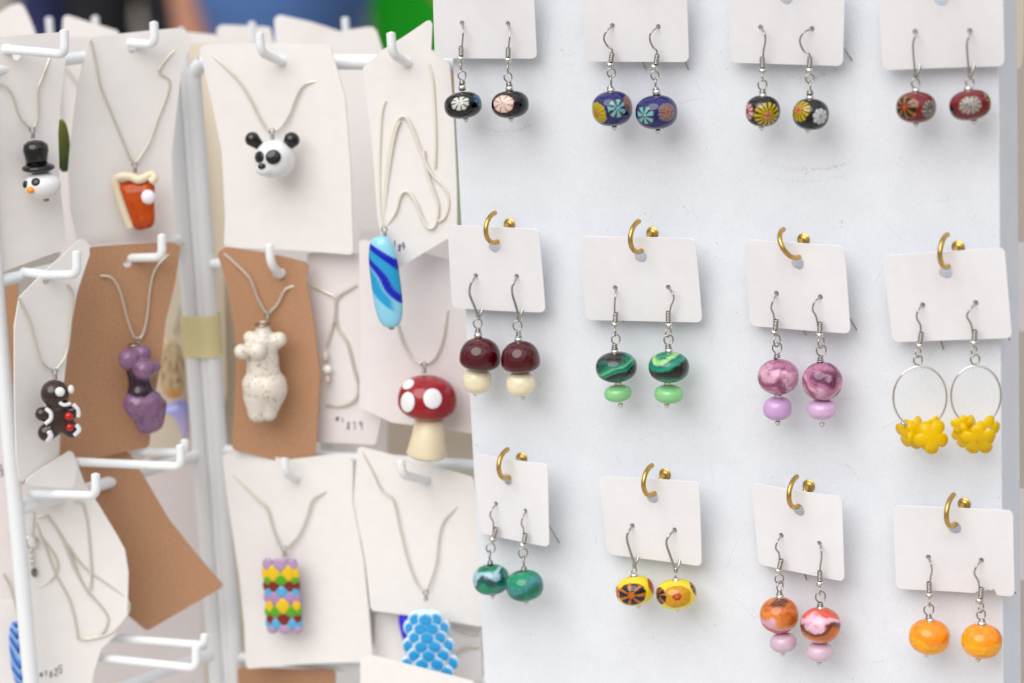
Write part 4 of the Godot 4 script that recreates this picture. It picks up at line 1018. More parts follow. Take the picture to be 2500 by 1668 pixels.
	rod(rack, "frame", smooth([Vector3(-220.53, -220.60, -18.70), Vector3(-220.53, 0.00, -18.70), Vector3(-220.53, 82.41, -18.70), Vector3(-220.19, 86.57, -18.74), Vector3(-219.20, 88.52, -18.86), Vector3(-217.67, 90.07, -19.05), Vector3(-215.73, 91.07, -19.29), Vector3(-211.60, 91.41, -19.80), Vector3(-160.98, 91.41, -26.01), Vector3(-71.65, 91.41, -36.98)], 3), 2.8)
	rod(rack, "post", [Vector3(-245.57, -220.60, 70.82), Vector3(-245.57, 92.06, 70.82)], 2.9)
	rod(rack, "crossbar", [Vector3(-219.54, 16.59, -18.82), Vector3(-71.65, 16.59, -36.98)], 2.0)
	rod(rack, "crossbar", [Vector3(-219.54, -54.67, -18.82), Vector3(-71.65, -54.67, -36.98)], 2.0)
	rod(rack, "crossbar", [Vector3(-219.54, -136.54, -18.82), Vector3(-71.65, -136.54, -36.98)], 2.0)
	rod(rack, "crossbar", [Vector3(-228.55, 25.53, -16.75), Vector3(-245.57, 25.53, 70.82)], 2.2)
	rod(rack, "crossbar", [Vector3(-228.55, -56.67, -16.75), Vector3(-245.57, -56.67, 70.82)], 2.2)
	rod(rack, "crossbar", [Vector3(-228.55, -135.16, -16.75), Vector3(-245.57, -135.16, 70.82)], 2.2)
	rod(rack, "crossbar", [Vector3(-228.55, 98.04, -16.75), Vector3(-245.57, 98.04, 70.82)], 2.2)
	rod(rack, "hook", [Vector3(-242.34, 104.99, 59.46), Vector3(-239.40, 104.99, 60.04)], 1.75)
	rack_hook(rack, Vector3(-239.40, 104.99, 60.04), Vector3(-211.34, 104.36, 65.59), Vector3(-211.37, 112.90, 64.77))
	rod(rack, "hook", [Vector3(-232.79, 101.77, 10.31), Vector3(-225.92, 101.77, 11.64)], 1.75)
	rack_hook(rack, Vector3(-225.92, 101.77, 11.64), Vector3(-212.20, 101.67, 14.35), Vector3(-212.36, 110.04, 13.62))
	rod(rack, "hook", [Vector3(-242.35, 27.10, 59.49), Vector3(-230.57, 27.10, 61.78)], 1.75)
	rack_hook(rack, Vector3(-230.57, 27.10, 61.78), Vector3(-214.82, 28.63, 64.42), Vector3(-214.80, 37.08, 63.59))
	rod(rack, "hook", [Vector3(-234.46, 25.50, 18.89), Vector3(-227.59, 25.50, 20.22)], 1.75)
	rack_hook(rack, Vector3(-227.59, 25.50, 20.22), Vector3(-209.30, 27.33, 23.22), Vector3(-209.20, 35.82, 22.34))
	rack_hook(rack, Vector3(-239.63, -44.60, 45.50), Vector3(-190.66, -41.96, 46.00), Vector3(-190.81, -33.92, 45.30))
	rack_hook(rack, Vector3(-243.35, -51.83, 64.65), Vector3(-210.03, -47.98, 69.83), Vector3(-210.05, -39.84, 69.04))
	rack_hook(rack, Vector3(-238.83, -119.73, 41.39), Vector3(-192.58, -117.21, 43.47), Vector3(-192.46, -108.94, 42.60))
	rack_hook(rack, Vector3(-237.54, -114.06, 34.77), Vector3(-192.57, -110.55, 37.33), Vector3(-192.59, -105.99, 36.89))
	rack_hook(rack, Vector3(-234.36, -47.01, 18.41), Vector3(-206.00, -44.14, 22.90), Vector3(-205.94, -38.87, 22.35))
	rod(rack, "hook", [Vector3(-177.92, 93.12, -22.93), Vector3(-176.46, 93.12, -11.01)], 1.75)
	rack_hook(rack, Vector3(-176.46, 93.12, -11.01), Vector3(-176.29, 97.72, 1.27), Vector3(-176.72, 105.07, 0.80))
	rod(rack, "hook", [Vector3(-125.04, 93.93, -29.42), Vector3(-122.36, 93.93, -7.58)], 1.75)
	rack_hook(rack, Vector3(-122.36, 93.93, -7.58), Vector3(-122.65, 98.09, 0.83), Vector3(-123.04, 105.61, 0.31))
	rod(rack, "hook", [Vector3(-183.11, 16.74, -22.29), Vector3(-181.41, 16.74, -8.39)], 1.75)
	rack_hook(rack, Vector3(-181.41, 16.74, -8.39), Vector3(-180.73, 21.45, -2.53), Vector3(-181.16, 28.84, -3.01))
	rod(rack, "hook", [Vector3(-132.02, -58.18, -28.56), Vector3(-130.80, -58.18, -18.64)], 1.75)
	rack_hook(rack, Vector3(-130.80, -58.18, -18.64), Vector3(-132.44, -53.20, -5.95), Vector3(-132.99, -47.53, -6.19))
	rod(rack, "hook", [Vector3(-182.17, -59.52, -22.40), Vector3(-180.47, -59.52, -8.51)], 1.75)
	rack_hook(rack, Vector3(-180.47, -59.52, -8.51), Vector3(-179.98, -55.98, -2.25), Vector3(-180.55, -49.90, -2.51))
	rack_hook(rack, Vector3(-138.99, -139.15, -27.70), Vector3(-135.84, -132.47, -17.38), Vector3(-136.21, -126.31, -17.78))
	frame = Transform3D.IDENTITY
	var wrapm := MB.new()
	var band := []
	for i in 40:
		var a := TAU * i / 40
		band.append(Vector2(cos(a), sin(a)))
	for i in 41:
		var p: Vector2 = band[i % 40]
		var c := Vector3(-228.75, 0.00, -16.75) if p.x < 0.0 else Vector3(-220.23, 0.00, -18.70)
		for y in [-18.55, -2.66]:
			vert(wrapm, c + Vector3(p.x * 3.6, y + 0.5 * p.x, p.y * 3.6), Vector3(p.x, 0, p.y), Color.WHITE)
	for i in 40:
		quad_ix(wrapm, i * 2, i * 2 + 1, i * 2 + 3, i * 2 + 2)
	put(wrapm, "tape", M.tape, rack)
	# ---- cards on the rack
	rod(rack, "crossbar", [Vector3(-400.96, 81.42, -109.74), Vector3(-223.30, 79.97, -147.50)], 2.2)
	rack_hook(rack, Vector3(-357.09, 86.98, -119.06), Vector3(-353.76, 86.98, -103.41), Vector3(-353.76, 97.98, -103.41))
	rack_hook(rack, Vector3(-336.48, 87.18, -123.44), Vector3(-333.16, 87.18, -107.79), Vector3(-333.16, 98.18, -107.79))
	rack_hook(rack, Vector3(-268.49, 83.78, -137.89), Vector3(-265.16, 83.78, -122.24), Vector3(-265.16, 94.78, -122.24))
	rack_hook(rack, Vector3(-257.08, 82.37, -140.32), Vector3(-253.75, 82.37, -124.67), Vector3(-253.75, 93.37, -124.67))
	rack_hook(rack, Vector3(-229.02, 84.90, -146.28), Vector3(-225.69, 84.90, -130.63), Vector3(-225.69, 95.90, -130.63))
	rack_hook(rack, Vector3(-368.54, 83.90, -116.63), Vector3(-365.21, 83.90, -100.98), Vector3(-365.21, 94.90, -100.98))
	rack_hook(rack, Vector3(-299.25, 81.78, -131.36), Vector3(-295.92, 81.78, -115.71), Vector3(-295.92, 92.78, -115.71))
	necklace_card("white card with a rounded top, farthest left behind the rack", Vector3(-347.33, 98.21, -72.48), Vector3(0.9397, 0.0000, -0.3420), Vector3(-0.0000, 1.0000, 0.0000), [Vector2(-9.31, 2.89), Vector2(-5.01, 5.04), Vector2(-0.69, 7.52), Vector2(3.49, 8.49), Vector2(5.40, 7.00), Vector2(7.66, 1.73), Vector2(9.81, -4.86), Vector2(8.21, -23.17), Vector2(-11.66, -22.64)], [], Vector3(1.0, 0.0, 0.0), "rack_card")
	necklace_card("white card leaning to the right behind the pie slice card", Vector3(-312.80, 98.26, -74.49), Vector3(0.9511, 0.0000, -0.3090), Vector3(-0.0000, 1.0000, 0.0000), [Vector2(-8.60, 2.80), Vector2(-7.13, 4.05), Vector2(2.76, 0.57), Vector2(14.66, -2.96), Vector2(14.81, -17.79), Vector2(0.16, -30.44), Vector2(-11.57, -23.68)], [], Vector3(1.0, 0.0, 0.5), "rack_card")
	necklace_card("white card behind the post tops", Vector3(-277.22, 88.80, -104.14), Vector3(0.9511, 0.0000, -0.3090), Vector3(-0.0000, 1.0000, 0.0000), [Vector2(-8.55, 3.80), Vector2(6.26, 2.12), Vector2(10.71, -11.33), Vector2(8.04, -29.61), Vector2(-11.06, -29.23)], [], Vector3(0.0, 0.0, 0.0), "rack_card")
	necklace_card("pale card standing behind the panda card", Vector3(-267.64, 89.76, -121.62), Vector3(0.9511, 0.0000, -0.3090), Vector3(-0.0000, 1.0000, 0.0000), [Vector2(-12.52, 2.70), Vector2(-10.32, 3.79), Vector2(10.02, 2.45), Vector2(12.09, -8.43), Vector2(-12.63, -8.52)], [], Vector3(0.0, 0.0, 0.0), "rack_card")
	necklace_card("white card with its corner raised behind the panda card", Vector3(-236.91, 91.36, -121.86), Vector3(0.9511, 0.0000, -0.3090), Vector3(-0.0000, 1.0000, 0.0000), [Vector2(-14.58, 5.06), Vector2(-12.40, 6.47), Vector2(0.21, 3.33), Vector2(12.39, -0.65), Vector2(12.48, -10.34), Vector2(-14.53, -9.69)], [], Vector3(0.8, 0.0, 0.8), "rack_card")
	necklace_card("white card with a rounded shoulder behind the blue pendant's card", Vector3(-209.82, 84.83, -112.08), Vector3(0.9703, 0.0000, -0.2419), Vector3(-0.0000, 1.0000, 0.0000), [Vector2(-14.14, 6.48), Vector2(5.38, 9.08), Vector2(8.13, 9.02), Vector2(9.73, 7.04), Vector2(11.70, -0.19), Vector2(12.12, -39.79), Vector2(5.45, -82.08), Vector2(-15.65, -82.17), Vector2(-9.83, -13.04)], [], Vector3(1.0, 0.0, 0.5), "rack_card")
	necklace_card("lilac card behind the posts in the lowest opening", Vector3(-257.24, -89.42, -41.13), Vector3(0.9063, 0.0000, -0.4226), Vector3(-0.0000, 1.0000, 0.0000), [Vector2(-14.05, 22.95), Vector2(8.68, 24.25), Vector2(10.05, -18.44), Vector2(-1.38, -18.82), Vector2(-16.77, -12.57)], [], Vector3(0.0, 0.0, 0.0), "lilac_card")
	necklace_card("cream card edge right of the posts", Vector3(-242.69, -22.64, -54.47), Vector3(0.9659, 0.0000, -0.2588), Vector3(-0.0000, 1.0000, 0.0000), [Vector2(-4.62, 36.51), Vector2(3.35, 36.51), Vector2(6.70, 14.19), Vector2(7.21, -6.39), Vector2(4.00, -32.41), Vector2(1.17, -43.59), Vector2(-9.30, -43.79)], [], Vector3(2.0, 0.0, 0.0), "cream_card")
	necklace_card("tan card low behind the posts", Vector3(-249.37, -137.36, -51.19), Vector3(0.9659, 0.0000, -0.2588), Vector3(-0.0000, 1.0000, 0.0000), [Vector2(-16.26, 7.39), Vector2(9.29, 8.26), Vector2(7.49, -26.34), Vector2(-18.94, -27.45)], [], Vector3(0.0, 0.0, 0.0), "cream_card")
	necklace_card("kraft card at the bottom under the scale-patterned pendant's card", Vector3(-195.37, -142.38, -15.88), Vector3(0.9848, 0.0000, -0.1736), Vector3(-0.0000, 1.0000, 0.0000), [Vector2(-20.06, 4.45), Vector2(20.52, 6.02), Vector2(18.70, -11.65), Vector2(-20.80, -14.69)], [], Vector3(0.0, 0.0, 0.0), "kraft_card")
	necklace_card("pale card standing lowest beside the board", Vector3(-130.97, -126.96, 4.81), Vector3(0.9903, 0.0000, -0.1392), Vector3(-0.0000, 1.0000, 0.0000), [Vector2(-15.64, 7.38), Vector2(-10.37, 9.05), Vector2(28.64, 2.43), Vector2(29.12, -12.28), Vector2(-17.16, -16.46)], [], Vector3(0.0, 0.0, 0.0), "rack_card")
	necklace_card("lilac card with a looped cord and a handwritten price", Vector3(-165.13, -16.43, -21.47), Vector3(0.9925, 0.0000, -0.1219), Vector3(-0.0000, 1.0000, 0.0000), [Vector2(-11.06, 39.29), Vector2(9.70, 39.25), Vector2(18.65, 38.90), Vector2(14.96, -20.52), Vector2(11.66, -31.65), Vector2(-12.68, -31.75), Vector2(-12.75, 5.53)], [], Vector3(1.0, 0.0, 0.0), "lilac_card", [[Vector2(-3.52, -21.72), Vector2(-3.71, -23.39)], [Vector2(-2.93, -21.69), Vector2(-3.12, -23.36)], [Vector2(-3.89, -22.26), Vector2(-2.62, -22.09)], [Vector2(-3.94, -22.99), Vector2(-2.75, -22.82)], [Vector2(-1.18, -21.88), Vector2(-1.22, -23.84)], [Vector2(1.63, -24.13), Vector2(0.97, -23.89), Vector2(0.48, -24.47), Vector2(1.33, -25.27), Vector2(1.06, -25.99), Vector2(0.16, -25.90)], [Vector2(1.11, -23.46), Vector2(0.79, -26.57)], [Vector2(2.85, -23.87), Vector2(3.63, -23.22), Vector2(3.43, -26.29)], [Vector2(6.71, -23.67), Vector2(6.01, -23.10), Vector2(5.34, -23.90), Vector2(5.91, -24.63), Vector2(6.71, -23.67), Vector2(6.30, -26.14)]])
	necklace_card("peach card at the left edge behind the outer post", Vector3(-274.81, 0.42, 34.58), Vector3(0.7660, 0.0000, -0.6428), Vector3(-0.0000, 1.0000, 0.0000), [Vector2(-11.27, 17.19), Vector2(6.72, 17.51), Vector2(4.26, -18.58), Vector2(3.13, -46.07), Vector2(-16.94, -47.24)], [], Vector3(2.0, 0.0, 0.0), "kraft_card")
	necklace_card("white card at the left edge with a handwritten number beside the outer post", Vector3(-274.65, -67.39, 45.70), Vector3(0.7880, 0.0000, -0.6157), Vector3(-0.0000, 1.0000, 0.0000), [Vector2(-6.68, 54.34), Vector2(7.86, 51.98), Vector2(6.48, 22.31), Vector2(2.70, -8.73), Vector2(4.24, -24.72), Vector2(2.66, -39.91), Vector2(-15.09, -41.26)], [], Vector3(0.0, 0.0, 0.0), "lilac_card", [[Vector2(1.41, 18.18), Vector2(1.90, 18.57), Vector2(1.72, 16.42)], [Vector2(2.63, 16.28), Vector2(1.71, 16.36), Vector2(1.55, 15.40), Vector2(2.25, 15.45), Vector2(2.43, 14.79), Vector2(1.99, 14.18), Vector2(1.38, 14.34)]])
	necklace_card("white card at the lower left corner behind the blue feather pendant", Vector3(-274.98, -116.10, 46.39), Vector3(0.8192, 0.0000, -0.5736), Vector3(-0.0000, 1.0000, 0.0000), [Vector2(-13.65, 16.47), Vector2(12.26, 14.41), Vector2(8.94, -25.57), Vector2(-17.17, -23.39)], [], Vector3(0.0, 0.0, 0.0), "rack_card")
	necklace_card("pale card low behind the lowest hooks", Vector3(-261.04, -130.73, -4.98), Vector3(0.8660, 0.0000, -0.5000), Vector3(-0.0000, 1.0000, 0.0000), [Vector2(-16.22, 26.38), Vector2(30.60, 17.61), Vector2(28.27, -24.05), Vector2(-20.08, -21.53)], [], Vector3(0.0, 0.0, 0.0), "lilac_card")
	necklace_card("white card behind the upper left cards", Vector3(-295.09, 68.38, -35.81), Vector3(0.7660, 0.0000, -0.6428), Vector3(-0.0000, 1.0000, 0.0000), [Vector2(-3.74, 29.55), Vector2(12.14, 28.51), Vector2(42.82, 24.64), Vector2(47.85, -9.71), Vector2(45.00, -67.24), Vector2(-6.35, -63.02)], [], Vector3(0.0, 0.0, 0.0), "lilac_card")
	necklace_card("cream card seen between the kraft card and the posts", Vector3(-256.57, -26.78, -39.63), Vector3(0.9063, 0.0000, -0.4226), Vector3(-0.0000, 1.0000, 0.0000), [Vector2(-2.82, 38.36), Vector2(23.54, 37.50), Vector2(21.25, -13.51), Vector2(16.58, -34.77), Vector2(-12.57, -39.84)], [], Vector3(0.0, 0.0, 0.0), "cream_card")
	necklace_card("white card behind the mushroom card, low beside the board", Vector3(-183.84, -40.51, -95.26), Vector3(0.9781, 0.0000, -0.2079), Vector3(-0.0000, 1.0000, 0.0000), [Vector2(-16.72, 57.96), Vector2(36.32, 58.37), Vector2(33.08, -5.68), Vector2(-20.08, -7.06)], [], Vector3(0.0, 0.0, 0.0), "rack_card")
	necklace_card("peach card behind the mushroom stem beside the board", Vector3(-163.91, -59.41, -72.40), Vector3(0.9781, 0.0000, -0.2079), Vector3(-0.0000, 1.0000, 0.0000), [Vector2(-13.42, 18.17), Vector2(27.04, 19.23), Vector2(24.81, -24.81), Vector2(-16.08, -26.41)], [], Vector3(0.0, 0.0, 0.0), "cream_card")
	necklace_card("white card low behind the scale-patterned pendant card", Vector3(-217.37, -76.66, -96.51), Vector3(0.9781, 0.0000, -0.2079), Vector3(-0.0000, 1.0000, 0.0000), [Vector2(-21.51, 32.91), Vector2(30.80, 32.19), Vector2(25.69, -32.77), Vector2(-26.19, -35.00)], [], Vector3(0.0, 0.0, 0.0), "rack_card")
	necklace_card("tan card edge right of the lower posts", Vector3(-234.62, -111.88, -42.45), Vector3(0.9659, 0.0000, -0.2588), Vector3(-0.0000, 1.0000, 0.0000), [Vector2(-3.34, 46.97), Vector2(10.40, 46.59), Vector2(4.36, -38.93), Vector2(-9.02, -39.47)], [], Vector3(0.0, 0.0, 0.0), "cream_card")
	necklace_card("peach card edge right of the upper posts", Vector3(-253.63, 51.02, -76.25), Vector3(0.9659, 0.0000, -0.2588), Vector3(-0.0000, 1.0000, 0.0000), [Vector2(-11.04, 40.82), Vector2(8.23, 39.19), Vector2(2.28, -42.59), Vector2(-16.10, -42.59)], [], Vector3(0.0, 0.0, 0.0), "cream_card")
	necklace_card("white card behind the kraft torso card, right of the posts", Vector3(-239.07, -1.60, -79.51), Vector3(0.9781, 0.0000, -0.2079), Vector3(-0.0000, 1.0000, 0.0000), [Vector2(-27.76, 17.94), Vector2(25.83, 18.37), Vector2(19.88, -71.99), Vector2(-34.89, -73.83)], [], Vector3(0.0, 0.0, 0.0), "lilac_card")
	necklace_card("white card of the snowman pendant, uppermost at the left edge", Vector3(-237.97, 82.00, 52.67), Vector3(0.4695, 0.0000, -0.8829), Vector3(-0.0000, 1.0000, 0.0000), [Vector2(-18.82, 27.30), Vector2(-9.42, 27.34), Vector2(11.47, 27.02), Vector2(14.13, 28.34), Vector2(12.97, 16.66), Vector2(10.44, 4.50), Vector2(8.50, -7.75), Vector2(7.70, -23.61), Vector2(7.88, -30.51), Vector2(8.19, -40.91), Vector2(8.54, -48.75), Vector2(-4.63, -51.24), Vector2(-26.62, -55.53)], [[-4.13, 20.32, 1.50]], Vector3(1.5, 0.0, 0.6), "rack_card")
	necklace_card("white card of the pie slice pendant beside the posts", Vector3(-227.80, 77.18, 16.06), Vector3(0.6157, 0.0000, -0.7880), Vector3(-0.0000, 1.0000, 0.0000), [Vector2(-9.82, 27.62), Vector2(-8.05, 27.88), Vector2(11.12, 28.47), Vector2(24.24, 28.66), Vector2(27.21, 24.36), Vector2(22.47, 13.05), Vector2(20.24, 1.01), Vector2(16.95, -16.24), Vector2(16.22, -33.87), Vector2(14.83, -48.26), Vector2(-0.72, -46.80), Vector2(-16.69, -45.69), Vector2(-20.16, -43.42), Vector2(-21.81, -32.70), Vector2(-21.41, -18.77), Vector2(-19.37, -6.82), Vector2(-15.68, 9.53)], [[5.61, 22.31, 1.50]], Vector3(2.0, 0.0, 0.6), "rack_card")
	necklace_card("white card of the gingerbread man pendant, turned edge-on at the left", Vector3(-232.05, 3.57, 64.18), Vector3(0.3420, 0.0000, -0.9397), Vector3(-0.0000, 1.0000, 0.0000), [Vector2(-8.49, 17.51), Vector2(4.45, 25.94), Vector2(18.36, 34.47), Vector2(20.42, 31.74), Vector2(20.56, 28.27), Vector2(14.63, 15.94), Vector2(9.66, -1.73), Vector2(5.76, -18.47), Vector2(1.66, -40.79), Vector2(-14.99, -47.40), Vector2(-15.44, -37.52), Vector2(-13.84, -14.72), Vector2(-11.50, 7.77)], [[2.93, 21.61, 1.50]], Vector3(1.2, 0.0, 0.0), "rack_card")
	necklace_card("kraft brown card of the purple torso pendant", Vector3(-229.90, -7.28, 26.88), Vector3(0.6428, 0.0000, -0.7660), Vector3(-0.0000, 1.0000, 0.0000), [Vector2(-8.07, 38.78), Vector2(7.73, 38.24), Vector2(22.51, 37.53), Vector2(25.85, 35.98), Vector2(22.86, 22.35), Vector2(18.57, 9.11), Vector2(15.19, -7.88), Vector2(13.02, -16.65), Vector2(8.94, -37.03), Vector2(-7.77, -38.08), Vector2(-19.06, -38.46), Vector2(-24.20, -36.43), Vector2(-20.24, -6.42), Vector2(-13.73, 19.44), Vector2(-6.98, 36.32)], [[6.31, 31.32, 1.50]], Vector3(2.0, 0.0, 0.0), "kraft_card")
	necklace_card("kraft brown blank card hanging askew with its corner over the posts", Vector3(-223.10, -81.43, 19.88), Vector3(0.8660, 0.0000, -0.5000), Vector3(-0.0000, 1.0000, 0.0000), [Vector2(-27.96, 35.72), Vector2(-8.31, 35.92), Vector2(-2.79, 24.87), Vector2(4.23, 10.07), Vector2(13.15, -3.40), Vector2(23.01, -16.70), Vector2(6.90, -25.35), Vector2(-6.82, -32.63), Vector2(-24.44, -14.57)], [], Vector3(1.0, 0.0, 0.8), "kraft_card")
	necklace_card("white card with coiled silver chains and a handwritten price, lower left", Vector3(-242.24, -86.22, 52.02), Vector3(0.8572, 0.0000, -0.5150), Vector3(-0.0000, 1.0000, 0.0000), [Vector2(-13.22, 33.66), Vector2(-12.47, 34.50), Vector2(-2.29, 41.28), Vector2(6.70, 47.52), Vector2(10.22, 35.01), Vector2(15.64, 24.68), Vector2(20.57, 14.92), Vector2(22.99, 9.44), Vector2(23.61, 1.05), Vector2(21.97, -15.04), Vector2(16.47, -23.17), Vector2(11.52, -27.71), Vector2(7.95, -36.60), Vector2(5.26, -48.62), Vector2(-13.10, -47.55), Vector2(-13.08, -23.28), Vector2(-12.91, -2.85), Vector2(-13.19, 12.66)], [], Vector3(1.5, 0.0, 0.8), "rack_card", [[Vector2(-10.88, -35.08), Vector2(-11.06, -36.53)], [Vector2(-10.42, -35.11), Vector2(-10.61, -36.55)], [Vector2(-11.17, -35.52), Vector2(-10.20, -35.49)], [Vector2(-11.22, -36.15), Vector2(-10.31, -36.12)], [Vector2(-9.34, -34.77), Vector2(-8.90, -34.41), Vector2(-9.06, -36.34)], [Vector2(-6.80, -35.42), Vector2(-7.27, -35.16), Vector2(-7.64, -35.60), Vector2(-7.04, -36.32), Vector2(-7.25, -36.89), Vector2(-7.89, -36.74)], [Vector2(-7.16, -34.82), Vector2(-7.45, -37.34)], [Vector2(-6.06, -34.46), Vector2(-5.43, -33.94), Vector2(-4.88, -34.53), Vector2(-6.25, -36.69), Vector2(-4.86, -36.77)], [Vector2(-3.07, -33.17), Vector2(-4.26, -33.10), Vector2(-4.46, -34.34), Vector2(-3.56, -34.26), Vector2(-3.33, -35.11), Vector2(-3.89, -35.91), Vector2(-4.67, -35.73)]])
	necklace_card("small white sticker-like card corner beside the chains", Vector3(-232.44, -41.22, 71.38), Vector3(0.4067, 0.0000, -0.9135), Vector3(-0.0000, 1.0000, 0.0000), [Vector2(-8.98, -2.57), Vector2(0.11, 1.15), Vector2(12.55, 5.85), Vector2(13.89, -0.41), Vector2(11.90, -8.28)], [], Vector3(0.5, 0.0, 0.0), "rack_card")
	necklace_card("white card of the panda pendant", Vector3(-176.62, 67.21, -12.00), Vector3(0.9613, 0.0000, -0.2756), Vector3(-0.0000, 1.0000, 0.0000), [Vector2(-29.82, 30.43), Vector2(-29.04, 32.50), Vector2(-12.74, 32.57), Vector2(19.41, 31.66), Vector2(19.36, 28.84), Vector2(23.46, 12.78), Vector2(23.77, -12.29), Vector2(22.73, -42.50), Vector2(21.23, -43.59), Vector2(3.45, -42.44), Vector2(-25.87, -40.62), Vector2(-24.66, -30.07), Vector2(-24.29, -5.72), Vector2(-26.75, 12.41)], [[-2.59, 26.19, 1.50, 0.60]], Vector3(2.5, 0.0, 0.5), "rack_card")
	necklace_card("white card of the blue striped pendant, hanging askew against the board", Vector3(-124.72, 69.19, -8.30), Vector3(0.9703, 0.0000, -0.2419), Vector3(-0.0000, 1.0000, 0.0000), [Vector2(-13.78, 23.38), Vector2(-6.78, 29.04), Vector2(2.57, 34.34), Vector2(12.35, 40.27), Vector2(11.12, 28.75), Vector2(17.86, 24.06), Vector2(18.26, 5.64), Vector2(17.99, -18.77), Vector2(17.16, -34.62), Vector2(5.58, -41.14), Vector2(-6.87, -48.21), Vector2(-9.31, -44.77), Vector2(-11.47, -29.32), Vector2(-11.89, -5.75), Vector2(-13.13, 14.09)], [[-0.70, 24.63, 1.40, 0.60]], Vector3(1.5, 0.0, 0.5), "rack_card", [[Vector2(-5.80, -37.38), Vector2(-5.92, -39.40)], [Vector2(-3.72, -39.27), Vector2(-4.26, -39.04), Vector2(-4.65, -39.51), Vector2(-3.96, -40.22), Vector2(-4.18, -40.82), Vector2(-4.90, -40.70)], [Vector2(-4.14, -38.68), Vector2(-4.39, -41.29)], [Vector2(-2.69, -37.96), Vector2(-3.59, -39.53), Vector2(-2.18, -39.53)], [Vector2(-2.52, -38.49), Vector2(-2.74, -40.58)]])
	necklace_card("kraft brown card of the white torso pendant", Vector3(-186.06, -12.08, -8.83), Vector3(0.9272, 0.0000, -0.3746), Vector3(-0.0000, 1.0000, 0.0000), [Vector2(-18.27, 36.95), Vector2(-15.02, 38.96), Vector2(0.61, 36.04), Vector2(15.26, 32.61), Vector2(13.99, 26.70), Vector2(16.06, 7.52), Vector2(16.67, -9.36), Vector2(13.85, -32.41), Vector2(12.01, -45.38), Vector2(-2.73, -41.07), Vector2(-17.88, -36.26), Vector2(-15.18, -14.89), Vector2(-13.61, 3.27), Vector2(-15.45, 24.35)], [[2.59, 28.26, 1.50, 0.60]], Vector3(2.0, 0.0, 0.5), "kraft_card")
	necklace_card("pale lilac card of the red mushroom pendant", Vector3(-136.10, -8.14, -20.00), Vector3(0.9781, 0.0000, -0.2079), Vector3(-0.0000, 1.0000, 0.0000), [Vector2(-15.87, 37.66), Vector2(2.01, 34.78), Vector2(21.09, 29.44), Vector2(24.71, 6.39), Vector2(23.89, -32.76), Vector2(-7.28, -29.49), Vector2(-19.06, -23.68), Vector2(-16.62, 5.62)], [], Vector3(1.5, 0.0, 0.6), "lilac_card")
	necklace_card("white card of the scale-patterned pendant", Vector3(-183.46, -93.23, -9.15), Vector3(0.9703, 0.0000, -0.2419), Vector3(-0.0000, 1.0000, 0.0000), [Vector2(-25.02, 42.32), Vector2(-16.24, 43.46), Vector2(0.17, 40.43), Vector2(21.26, 43.42), Vector2(25.85, 41.37), Vector2(24.70, 25.86), Vector2(27.66, 4.12), Vector2(28.42, -14.73), Vector2(28.69, -33.43), Vector2(27.27, -35.85), Vector2(3.91, -38.07), Vector2(-21.49, -40.66), Vector2(-21.02, -23.11), Vector2(-21.72, -3.95), Vector2(-24.39, 28.86)], [], Vector3(2.0, 0.0, 0.4), "rack_card")
	necklace_card("white card of the turquoise scaled pendant beside the board", Vector3(-135.62, -81.57, -19.05), Vector3(0.9781, 0.0000, -0.2079), Vector3(-0.0000, 1.0000, 0.0000), [Vector2(-20.66, 35.14), Vector2(-1.40, 30.45), Vector2(23.21, 25.20), Vector2(24.45, 1.06), Vector2(24.06, -31.19), Vector2(1.51, -29.25), Vector2(-19.26, -27.06), Vector2(-20.41, -7.13), Vector2(-23.34, 14.55)], [], Vector3(2.0, 0.0, 0.4), "rack_card")
	necklace_card("white card corner behind the turquoise pendant at the board's lower left edge", Vector3(-138.04, -121.21, -24.80), Vector3(0.9781, 0.0000, -0.2079), Vector3(-0.0000, 1.0000, 0.0000), [Vector2(-19.37, 9.12), Vector2(22.00, 8.13), Vector2(20.80, -15.30), Vector2(-20.62, -11.37)], [], Vector3(0.0, 0.0, 0.0), "rack_card")
	necklace_card("cream card hung beyond the board's right edge at the top", Vector3(61.43, 94.33, -109.92), Vector3(0.8192, 0.0000, -0.5736), Vector3(-0.0000, 1.0000, 0.0000), [Vector2(-6.34, 20.65), Vector2(1.74, 20.21), Vector2(1.12, -7.79), Vector2(0.39, -11.61), Vector2(-0.45, -12.25), Vector2(-6.59, -11.89)], [], Vector3(0.0, 0.0, 0.0), "cream_card")
	necklace_card("pale card beyond the board's right edge, halfway down", Vector3(55.80, 11.25, -126.99), Vector3(0.8192, 0.0000, -0.5736), Vector3(-0.0000, 1.0000, 0.0000), [Vector2(-7.07, 7.54), Vector2(11.92, 5.52), Vector2(11.82, -26.17), Vector2(-7.32, -24.86)], [], Vector3(0.0, 0.0, 0.0), "lilac_card")
	necklace_card("white card beyond the board's right edge, low down", Vector3(62.31, -86.93, -105.94), Vector3(0.8192, 0.0000, -0.5736), Vector3(-0.0000, 1.0000, 0.0000), [Vector2(-6.97, 21.39), Vector2(13.55, 19.06), Vector2(13.45, -14.00), Vector2(-7.22, -12.38)], [], Vector3(0.0, 0.0, 0.0), "rack_card")
	# ---- pendants
	var t: Node3D
	var b: MB
	var line: Array
	t = thing("pendant_necklace", "snowman head pendant with a black top hat and orange nose", "pendant necklace", Vector3(-231.96, 61.60, 58.41), "necklace pendants on the rack")
